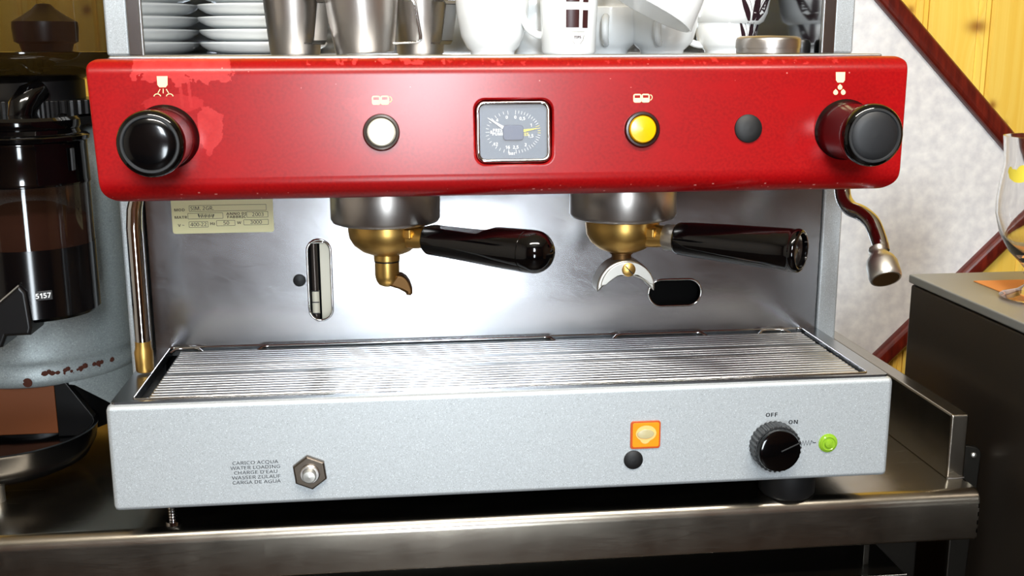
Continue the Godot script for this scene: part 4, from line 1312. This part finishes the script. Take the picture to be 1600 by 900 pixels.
# ------------------------------------------------------------------ the grinder on the left
func grinder() -> void:
	var gx := -0.428
	var gz := -0.243
	var g := thing("coffee_grinder", "black and grey coffee grinder with smoked bean hopper left of the machine", "coffee grinder", Vector3(gx, CY, gz))
	# body of hammered grey metal, with ridges near its lower end
	part("body", MB.new().lathe([V(0.0, 0.052), V(0.080, 0.052), V(0.0865, 0.055), V(0.0880, 0.060), V(0.0868, 0.066), V(0.0850, 0.071), V(0.0865, 0.075), V(0.0875, 0.079), V(0.0865, 0.084), V(0.0855, 0.10), V(0.0850, 0.20), V(0.0845, 0.278), V(0.079, 0.285), V(0.0, 0.285)], 72, at(gx, 0, gz), 50.0), M.hammered_grey, g)
	part("core", MB.new().lathe([V(0.0, 0.0), V(0.070, 0.0), V(0.070, 0.053)], 40, at(gx, 0, gz)), M.satin_black, g)
	# skirt: grey cheek that slopes up to the open front
	var sk := MB.new()
	for k in 40:
		var P: Array = []
		for j in [k, k + 1]:
			var a := deg_to_rad(-70.0 + 130.0 * j / 40.0)
			var deg := rad_to_deg(a)
			var lo := 0.004 + clampf((deg - 16.0) / 42.0, 0, 1) * 0.049
			P.append([Vector3(gx + cos(a) * 0.0865, lo, gz + sin(a) * 0.0865), Vector3(gx + cos(a) * 0.0865, 0.055, gz + sin(a) * 0.0865), Vector3(cos(a), 0, sin(a))])
		sk.quad(P[0][0], P[1][0], P[1][1], P[0][1], P[0][2], P[1][2], P[1][2], P[0][2])
	part("skirt", sk, M.hammered_grey, g)
	var spill := MB.new()
	for k in 26:                                                       # dried coffee along the ledge
		var f := k / 25.0
		var a := deg_to_rad(74.0 - 44.0 * f + rng.randf_range(-2, 2))
		var y := 0.0645 + rng.randf_range(-0.003, 0.003)
		spill.lathe([V(rng.randf_range(0.0012, 0.0034), 0.0), V(0.0008, 0.0005), V(0.0, 0.0006)], 7, Transform3D(Basis(Vector3(cos(a), 0, sin(a)).cross(Vector3.UP).normalized(), Vector3(cos(a), 0, sin(a)), Vector3.UP).scaled(Vector3(1, 1, 1)), Vector3(gx + cos(a) * 0.0868, y, gz + sin(a) * 0.0868)))
	part("coffee_spill", spill, M.coffee, g).set_meta("kind", "stuff")
	part("fork_hole", MB.new().lathe([V(0.0042, 0.0), V(0.0, 0.0006)], 16, facing(gx + 0.012, 0.0595, gz + 0.0873)), M.coffee, g)
	# black catch tray round the foot
	part("catch_tray", MB.new().lathe([V(0.0, -0.011), V(0.060, -0.011), V(0.070, -0.006), V(0.0765, 0.006), V(0.0785, 0.018), V(0.0795, 0.0205), V(0.0775, 0.0212), V(0.074, 0.0200), V(0.070, 0.004), V(0.0, 0.002)], 64, at(-0.4385, 0, -0.150), 50.0), M.black_plastic, g)
	part("tray_foot", MB.new().lathe([V(0.0, CY), V(0.0065, CY), V(0.0065, -0.010)], 16, at(-0.4290, 0, -0.094)), M.aluminium, g)
	part("fork_plate", MB.new().box(Vector3(-0.440, 0.034, -0.1705), Vector3(0.084, 0.054, 0.004), 0.001), M.stained_plate, g, Transform3D(), "brown coffee-stained plate over the tray")
	part("fork_cheek", MB.new().extrude(PackedVector2Array([V(-0.398, 0.004), V(-0.366, 0.004), V(-0.366, 0.022), V(-0.388, 0.056), V(-0.398, 0.056)]), -0.176, -0.168, 0.001), M.satin_black, g)
	# doser
	var dx := -0.392
	var dz := -0.130
	var d := part("doser", MB.new().lathe([V(0.0, 0.131), V(0.047, 0.131), V(0.0500, 0.134), V(0.0500, 0.190)], 64, at(dx, 0, dz)), M.black_plastic, g)
	part("ground_coffee", MB.new().lathe([V(0.0, 0.189), V(0.0488, 0.189), V(0.0488, 0.206), V(0.044, 0.212), V(0.02, 0.222), V(0, 0.224)], 48, at(dx, 0, dz)), M.coffee, d)
	part("window_band", MB.new().lathe([V(0.0498, 0.190), V(0.0498, 0.241)], 64, at(dx, 0, dz)), M.smoked, d, Transform3D(), "smoked window band with coffee behind")
	part("upper_band", MB.new().lathe([V(0.0505, 0.240), V(0.0508, 0.2415), V(0.0503, 0.2430), V(0.0500, 0.272), V(0.0503, 0.2735), V(0.0495, 0.275)], 64, at(dx, 0, dz)), M.bakelite, d)
	part("lid", MB.new().lathe([V(0.0497, 0.274), V(0.0520, 0.2755), V(0.0525, 0.2785), V(0.0505, 0.2800), V(0.046, 0.2808), V(0.0450, 0.2840), V(0.0462, 0.2865), V(0.0462, 0.2915), V(0.0440, 0.2940), V(0.0, 0.2940)], 56, at(dx, 0, dz), 35.0), M.bakelite, d)
	part("latch_plate", MB.new().box(Vector3(dx + 0.0452, 0.2605, dz + 0.0225), Vector3(0.0016, 0.018, 0.008), 0.0005), M.grey_ribs, d)
	var tagp := part("counter_window", MB.new().box(Vector3.ZERO, Vector3(0.0125, 0.0076, 0.0012), 0.0004, Transform3D(Basis(Vector3.UP, deg_to_rad(24)), Vector3(dx + 0.0200, 0.1535, dz + 0.0462))), M.grey_ribs, d)
	lettering("5157", 0.0042, M.print_white, tagp, Transform3D(Basis(Vector3.UP, deg_to_rad(24)), Vector3(dx + 0.0196, 0.1535, dz + 0.0470)), true, "numeral", 0.9)
	# chute under the doser
	var ch := PackedVector2Array([V(-0.450, 0.114), V(-0.3985, 0.114), V(-0.3985, 0.123), V(-0.3900, 0.124), V(-0.3900, 0.131), V(-0.3855, 0.133), V(-0.3855, 0.163), V(-0.450, 0.163)])
	ch = PackedVector2Array([V(-0.455, 0.108), V(-0.4060, 0.113), V(-0.4020, 0.122), V(-0.3835, 0.1225), V(-0.3815, 0.129), V(-0.3835, 0.158), V(-0.3885, 0.164), V(-0.4100, 0.146), V(-0.455, 0.135)])
	part("chute", MB.new().extrude(ch, -0.112, -0.076, 0.003), M.satin_black, d)
	part("chute_edge", MB.new().tube([Vector3(-0.3880, 0.1640, -0.0755), Vector3(-0.4020, 0.1525, -0.0752), Vector3(-0.4100, 0.1460, -0.0752), Vector3(-0.430, 0.1410, -0.0752)], 0.0007, 6), M.aluminium, d)
	# collar and knurled adjusting ring between body and hopper
	part("collar", MB.new().lathe([V(0.0, 0.284), V(0.060, 0.284), V(0.060, 0.290), V(0.040, 0.292), V(0.040, 0.325), V(0.0, 0.325)], 48, at(-0.402, 0, -0.215), 40.0), M.satin_black, g)
	var kr := PackedVector2Array()
	for k in 192:
		var a := TAU * k / 192.0
		kr.append(V(cos(a), sin(a)) * (0.0565 + (0.0007 if k % 4 < 2 else -0.0007)))
	part("adjusting_ring", MB.new().extrude(kr, 0.2925, 0.3045, 0.0006, Transform3D(Basis(Vector3(1, 0, 0), Vector3(0, 0, -1), Vector3(0, 1, 0)), Vector3(-0.402, 0, -0.215)), 20.0), M.satin_black, g, Transform3D(), "knurled black ring")
	var sk2 := part("clamp_screw", MB.new().lathe([V(0.0, 0.0), V(0.0095, 0.0), V(0.0098, 0.004), V(0.0090, 0.006), V(0.0070, 0.0066), V(0.006, 0.0050), V(0.0, 0.0050)], 28, facing(-0.3625, 0.2855, -0.147)), M.bakelite, g)
	part("screw_tip", MB.new().lathe([V(0.0034, 0.004), V(0.0032, 0.0075), V(0.0, 0.008)], 16, facing(-0.3625, 0.2855, -0.147)), M.aluminium, sk2)
	part("dispensing_arm", MB.new().tube([Vector3(-0.398, 0.288, -0.150), Vector3(-0.3965, 0.300, -0.153), Vector3(-0.392, 0.309, -0.160), Vector3(-0.386, 0.314, -0.170)], [0.011, 0.0115, 0.011, 0.009], 18), M.bakelite, g)
	# hopper: smoked cone and cylinder
	var hx := -0.4075
	var hz := -0.215
	part("hopper_neck", MB.new().lathe([V(0.0, 0.303), V(0.0345, 0.303), V(0.0345, 0.315), V(0.0365, 0.3185)], 40, at(hx, 0, hz)), M.bakelite, g)
	part("hopper_cone", MB.new().lathe([V(0.0355, 0.318), V(0.0500, 0.3225), V(0.0720, 0.3335), V(0.0780, 0.3405), V(0.0785, 0.3450), V(0.0740, 0.3455), V(0.0, 0.3440)], 56, at(hx, 0, hz), 50.0), M.smoked_dark, g)
	part("hopper_wall", MB.new().lathe([V(0.0760, 0.3455), V(0.0765, 0.47)], 56, at(hx, 0, hz)), M.smoked, g, Transform3D(), "smoked brown see-through hopper wall")
	part("feed_cap", MB.new().lathe([V(0.0, 0.3450), V(0.0205, 0.3450), V(0.0225, 0.352), V(0.0265, 0.3540), V(0.0275, 0.366), V(0.0270, 0.371), V(0.017, 0.377), V(0.010, 0.382), V(0.006, 0.386), V(0.0, 0.387)], 40, at(hx + 0.017, 0, hz), 30.0), M.satin_black, g)

# ------------------------------------------------------------------ on the cup shelf
const SH := 0.342

func cup_profile(r0: float, r1: float, h: float) -> Array:
	var th := 0.0028
	return [V(0.0, 0.0015), V(r0 * 0.72, 0.0015), V(r0 * 0.76, 0.0), V(r0 * 0.84, 0.0), V(r0 * 0.86, 0.003), V(r0, 0.006), V(lerpf(r0, r1, 0.45), h * 0.25), V(lerpf(r0, r1, 0.8), h * 0.55), V(r1, h - 0.001), V(r1 - 0.0008, h), V(r1 - th + 0.0008, h), V(r1 - th, h - 0.001), V(lerpf(r0, r1, 0.78) - th, h * 0.55), V(lerpf(r0, r1, 0.4) - th, h * 0.25), V(r0 * 0.6, 0.006), V(0.0, 0.005)]

func ear(r_lo: float, r_hi: float, y_lo: float, y_hi: float, out: float) -> MB:
	var pts: Array = []
	for k in 13:
		var f := k / 12.0
		var a := -PI / 2 + PI * f
		pts.append(Vector3(lerpf(r_lo, r_hi, f) - 0.001 + cos(a) * out, lerpf(y_lo, y_hi, (sin(a) + 1) / 2), 0))
	return MB.new().tube(pts, 0.0034, 10)

# a cup standing (or tipped by xf) with its ear pointing at angle turn
func cup(label: String, xf: Transform3D, turn: float, r0: float, r1: float, h: float, called := "cup") -> Node3D:
	var c := thing(called, label, "cup", xf.origin, "white cups on top of the machine")
	c.transform = xf
	part("bowl", MB.new().lathe(cup_profile(r0, r1, h), 48, Transform3D(), 45.0), M.porcelain, c, xf)
	part("ear", ear(r0 * 1.02, lerpf(r0, r1, 0.85), h * 0.22, h * 0.78, 0.016), M.porcelain, c, xf * Transform3D(Basis(Vector3.UP, turn), Vector3.ZERO))
	return c

func crockery() -> void:
	# saucers stacked against the left cheek
	var prof := [V(0.0, 0.0008), V(0.030, 0.0008), V(0.032, 0.0), V(0.042, 0.0), V(0.050, 0.0012), V(0.059, 0.0040), V(0.0655, 0.0078), V(0.0680, 0.0102), V(0.0686, 0.0116), V(0.0680, 0.0127), V(0.0662, 0.0130), V(0.056, 0.0125), V(0.045, 0.0110), V(0.0, 0.0105)]
	var first: Node3D = null
	var where := ["lowest", "second from the bottom", "third from the bottom", "fourth from the bottom", "fifth from the bottom", "topmost"]
	for k in 6:
		var o: Node3D
		if k == 0:
			o = thing("saucer", "", "saucer", Vector3.ZERO, "white saucers stacked on the cup shelf")
			part("plate", MB.new().lathe(prof, 72, Transform3D(), 50.0), M.porcelain, o)
			first = o
		else:
			o = first.duplicate()
			o.name = numbered("saucer")
			add_child(o)
		o.position = Vector3(-0.2265 + [0.0, 0.0, -0.0015, -0.001, 0.0005, 0.0][k], SH + k * 0.0131, -0.44)
		o.set_meta("label", "white porcelain saucer, %s in the stack beside the steel pitchers" % where[k])
	pitchers()
	# plain white cups, overlapping rows
	cup("plain white cup with low round foot standing right beside the third steel pitcher", at(0.003, SH, -0.20), deg_to_rad(80), 0.0235, 0.0345, 0.062)
	cup("plain white cup standing between the patterned brown-square mug and the plain cup beside the pitchers", at(0.046, SH, -0.235), deg_to_rad(100), 0.0235, 0.0345, 0.062)
	mug()
	var low := cup("plain white cup with its ear towards the viewer, right beside the brown-square mug", at(0.118, SH, -0.245), deg_to_rad(-105), 0.0225, 0.0335, 0.043)
	low.set_meta("group", "white cups on top of the machine")
	cup("plain white cup stacked on the one beside the brown-square mug, its ear towards the viewer", at(0.118, SH + 0.0435, -0.245), deg_to_rad(-108), 0.0225, 0.0335, 0.055)
	cup("plain white cup standing under the tilted cup", at(0.168, SH, -0.232), deg_to_rad(250), 0.0240, 0.0345, 0.043)
	cup("large plain white cup lying tilted on top of the cup row", Transform3D(Basis(Vector3(0, 0, 1), deg_to_rad(152)), Vector3(0.162, 0.435, -0.15)), 0.0, 0.030, 0.044, 0.062)
	flower_cups()
	# low steel tin in front
	var t := thing("steel_tin", "low round brushed steel tin standing in front of the flower cups", "tin", Vector3(0.2315, SH, -0.115))
	part("tin_body", MB.new().lathe([V(0.0, 0.0), V(0.0262, 0.0), V(0.0268, 0.0006), V(0.0268, 0.0045), V(0.0272, 0.0048)], 56, at(0.2315, SH, -0.115)), M.satin_steel, t)
	part("tin_lid", MB.new().lathe([V(0.0274, 0.0046), V(0.0274, 0.0115), V(0.0262, 0.0136), V(0.0235, 0.0146), V(0.0, 0.0152)], 56, at(0.2315, SH, -0.115)), M.satin_steel, t)
	var k := thing("black_knob", "small black round knob standing at the foot of the right steel post", "knob", Vector3(0.285, SH, -0.17))
	part("knob_body", MB.new().lathe([V(0.0, 0.0), V(0.0085, 0.0), V(0.0088, 0.001), V(0.0088, 0.009), V(0.0074, 0.0118), V(0.004, 0.0128), V(0.0, 0.013)], 28, at(0.2845, SH, -0.178)), M.satin_black, k)

func pitchers() -> void:
	for q in [["steel milk pitcher with flat strap handle standing beside the saucers", -0.1745, -0.21, 0.0222, 0.0275, 0.0, 0], ["steel milk pitcher with wire handle, the middle one of the three pitchers", -0.1115, -0.19, 0.0262, 0.0345, 0.055, 1], ["steel milk pitcher with strap handle standing beside the plain white cups", -0.0615, -0.235, 0.0215, 0.0265, 0.0, 0]]:
		var xf := Transform3D(Basis(Vector3(0, 0, 1), q[5]), Vector3(q[1], SH + (0.0014 if q[5] > 0 else 0.0), q[2]))
		var p := thing("milk_pitcher", q[0], "pitcher", xf.origin, "steel pitchers on top of the machine")
		p.transform = xf
		var r0: float = q[3]
		var r1: float = q[4]
		part("jug", MB.new().lathe([V(0.0, 0.0008), V(r0 - 0.003, 0.0008), V(r0 - 0.001, 0.0), V(r0, 0.0012), V(lerpf(r0, r1, 0.5), 0.03), V(r1, 0.060), V(r1 + 0.001, 0.095), V(r1 + 0.0018, 0.0955), V(r1 + 0.0002, 0.095), V(r1 - 0.001, 0.060), V(r0 - 0.001, 0.002), V(0.0, 0.002)], 56, Transform3D(), 40.0), M.satin_steel, p, xf)
		var turn := Basis(Vector3.UP, deg_to_rad(-48.0 if q[6] == 0 else -8.0))
		if q[6] == 0:
			# flat strap: a broad band standing off the jug
			var s := MB.new()
			var path := [V(r0 + 0.0, 0.010), V(r0 + 0.011, 0.0095), V(r0 + 0.0135, 0.0125), V(r1 + 0.0150, 0.044), V(r1 + 0.0125, 0.047), V(r1 - 0.001, 0.0475)]
			for i in path.size() - 1:
				var a: Vector2 = path[i]
				var b: Vector2 = path[i + 1]
				var nn := Vector3(b.y - a.y, -(b.x - a.x), 0).normalized()
				for sgn in [-1.0, 1.0]:
					var oo: Vector3 = nn * 0.0007 * sgn
					s.flat(Vector3(a.x, a.y, -0.007) + oo, Vector3(a.x, a.y, 0.007) + oo, Vector3(b.x, b.y, 0.007) + oo, Vector3(b.x, b.y, -0.007) + oo, nn * sgn)
				for zz in [-0.007, 0.007]:
					s.flat(Vector3(a.x, a.y, zz) - nn * 0.0007, Vector3(a.x, a.y, zz) + nn * 0.0007, Vector3(b.x, b.y, zz) + nn * 0.0007, Vector3(b.x, b.y, zz) - nn * 0.0007, Vector3(0, 0, signf(zz)))
			part("handle", s, M.steel, p, xf * Transform3D(turn, Vector3.ZERO))
		else:
			for zz in [-0.006, 0.006]:
				part("handle", MB.new().tube([Vector3(r0, 0.0068, zz), Vector3(r0 + 0.021, 0.0068, zz), Vector3(r0 + 0.0235, 0.0085, zz), Vector3(r0 + 0.024, 0.012, zz), Vector3(r1 + 0.0125, 0.040, zz), Vector3(r1 + 0.0105, 0.0428, zz), Vector3(r1 + 0.004, 0.044, zz), Vector3(r1 - 0.002, 0.047, zz), Vector3(r1 - 0.002, 0.055, zz)], 0.0011, 8), M.chrome, p, xf * Transform3D(turn, Vector3.ZERO))

# a patch wrapped round an upright cup: angles in radians about y, heights up the wall
func wrapped(r_at: Callable, a0: float, a1: float, y0: float, y1: float, cols := 8) -> MB:
	var m := MB.new()
	for k in cols:
		var P: Array = []
		for w in [[k, y0], [k + 1, y0], [k + 1, y1], [k, y1]]:
			var a: float = lerpf(a0, a1, float(w[0]) / cols)
			var r: float = r_at.call(w[1]) + 0.00025
			P.append([Vector3(cos(a) * r, w[1], sin(a) * r), Vector3(cos(a), 0, sin(a))])
		m.quad(P[0][0], P[1][0], P[2][0], P[3][0], P[0][1], P[1][1], P[2][1], P[3][1])
	return m

func mug() -> void:
	var xf := at(0.068, SH, -0.17)
	var c := thing("mug", "white mug printed with dark brown squares in a row down its side", "mug", xf.origin, "white cups on top of the machine")
	var r_at := func(y: float) -> float: return 0.0238 + 0.035 * maxf(y, 0.0) 
	part("bowl", MB.new().lathe([V(0.0, 0.0012), V(0.019, 0.0012), V(0.0205, 0.0), V(0.0222, 0.0), V(0.0238, 0.0018), V(r_at.call(0.04), 0.04), V(r_at.call(0.085), 0.085), V(r_at.call(0.085) - 0.0025, 0.085), V(0.021, 0.004), V(0, 0.004)], 48, Transform3D(), 45.0), M.porcelain, c, xf)
	part("ear", ear(0.0245, 0.0265, 0.016, 0.066, 0.018), M.porcelain, c, xf * Transform3D(Basis(Vector3.UP, deg_to_rad(165)), Vector3.ZERO))
	var th := deg_to_rad(90)
	for row in 3:
		var y0 := 0.0225 + row * 0.0215
		part("brown_square", wrapped(r_at, th - 0.20, th + 0.36 - 0.10, y0, y0 + 0.0150), M.mug_print, c, xf)
		part("brown_square", wrapped(r_at, th - 0.55, th - 0.33, y0 - 0.0004, y0 + 0.0146), M.mug_print, c, xf)
	# small crest under the squares
	part("crest_line", wrapped(r_at, th - 0.42, th + 0.12, 0.0186, 0.0189), M.plate_line, c, xf)
	lettering("TIPS", 0.0019, M.mug_print, c, xf * Transform3D(Basis(Vector3.UP, deg_to_rad(9.0)), Vector3(0.0038, 0.0143, 0.0246)), true)
	for s in [-1.0, 1.0]:
		part("crest_line", MB.new().tube([Vector3(0.0038 + s * 0.0056, 0.0158, 0.0240), Vector3(0.0038 + s * 0.0048, 0.0120, 0.0240), Vector3(0.0038 + s * 0.0022, 0.0085, 0.0243)], 0.00018, 4), M.plate_line, c, xf)

func petals(c: Node3D, xf: Transform3D, r_at: Callable, th: float, up: bool) -> void:
	# dark petals that spring from one point, and thin stamens between them
	var y0 := 0.004 if up else 0.030
	for q in [[-0.50, 0.28, 0.034], [-0.05, 0.22, 0.036], [0.42, 0.16, 0.030]]:
		var m := MB.new()
		for k in 12:
			var P: Array = []
			for w in [[k, -1.0], [k + 1, -1.0], [k + 1, 1.0], [k, 1.0]]:
				var f: float = w[0] / 12.0
				var wid: float = q[1] * sin(PI * pow(f, 0.75)) * 0.5
				var a: float = th + q[0] * (0.25 + f * 0.9) + w[1] * wid
				var y: float = y0 + (q[2] * f if up else -0.7 * q[2] * f)
				var r: float = r_at.call(y) + 0.00025
				P.append([Vector3(cos(a) * r, y, sin(a) * r), Vector3(cos(a), 0, sin(a))])
			m.quad(P[0][0], P[1][0], P[2][0], P[3][0], P[0][1], P[1][1], P[2][1], P[3][1])
		part("petal", m, M.flower_print, c, xf)
	for k in 7:
		var pts: Array = []
		for i in 9:
			var f := i / 8.0
			var a := th + (-0.95 + k * 0.27) * (0.15 + f * 1.1)
			var y := y0 + (0.036 * sqrt(f) if up else -0.022 * sqrt(f)) 
			var r: float = r_at.call(y) + 0.0002
			pts.append(Vector3(cos(a) * r, y, sin(a) * r))
		part("stamen", MB.new().tube(pts, 0.00022, 4), M.flower_print, c, xf)

func flower_cups() -> void:
	var x := 0.2470
	var z := -0.285
	var lower := at(x, SH, z)
	var c := cup("white cup with dark flower print, the lower of two stacked beside the steel tin", lower, deg_to_rad(185), 0.0250, 0.0320, 0.036, "flower_cup")
	petals(c, lower, func(y: float) -> float: return cup_r(0.0250, 0.0320, 0.036, y), deg_to_rad(58), true)
	var up := at(x + 0.002, SH + 0.0245, z)
	var d := cup("white cup with dark flower print, the upper of two stacked beside the steel tin", up, deg_to_rad(200), 0.0345, 0.0420, 0.055, "flower_cup")
	petals(d, up, func(y: float) -> float: return cup_r(0.0345, 0.0420, 0.055, y), deg_to_rad(66), true)

func cup_r(r0: float, r1: float, h: float, y: float) -> float:
	var pts := [V(0.0, r0 * 0.86), V(0.003, r0 * 0.86), V(0.006, r0), V(h * 0.25, lerpf(r0, r1, 0.45)), V(h * 0.55, lerpf(r0, r1, 0.8)), V(h, r1)]
	for i in pts.size() - 1:
		if y <= pts[i + 1].x:
			return lerpf(pts[i].y, pts[i + 1].y, clampf((y - pts[i].x) / maxf(pts[i + 1].x - pts[i].x, 1e-6), 0, 1))
	return r1
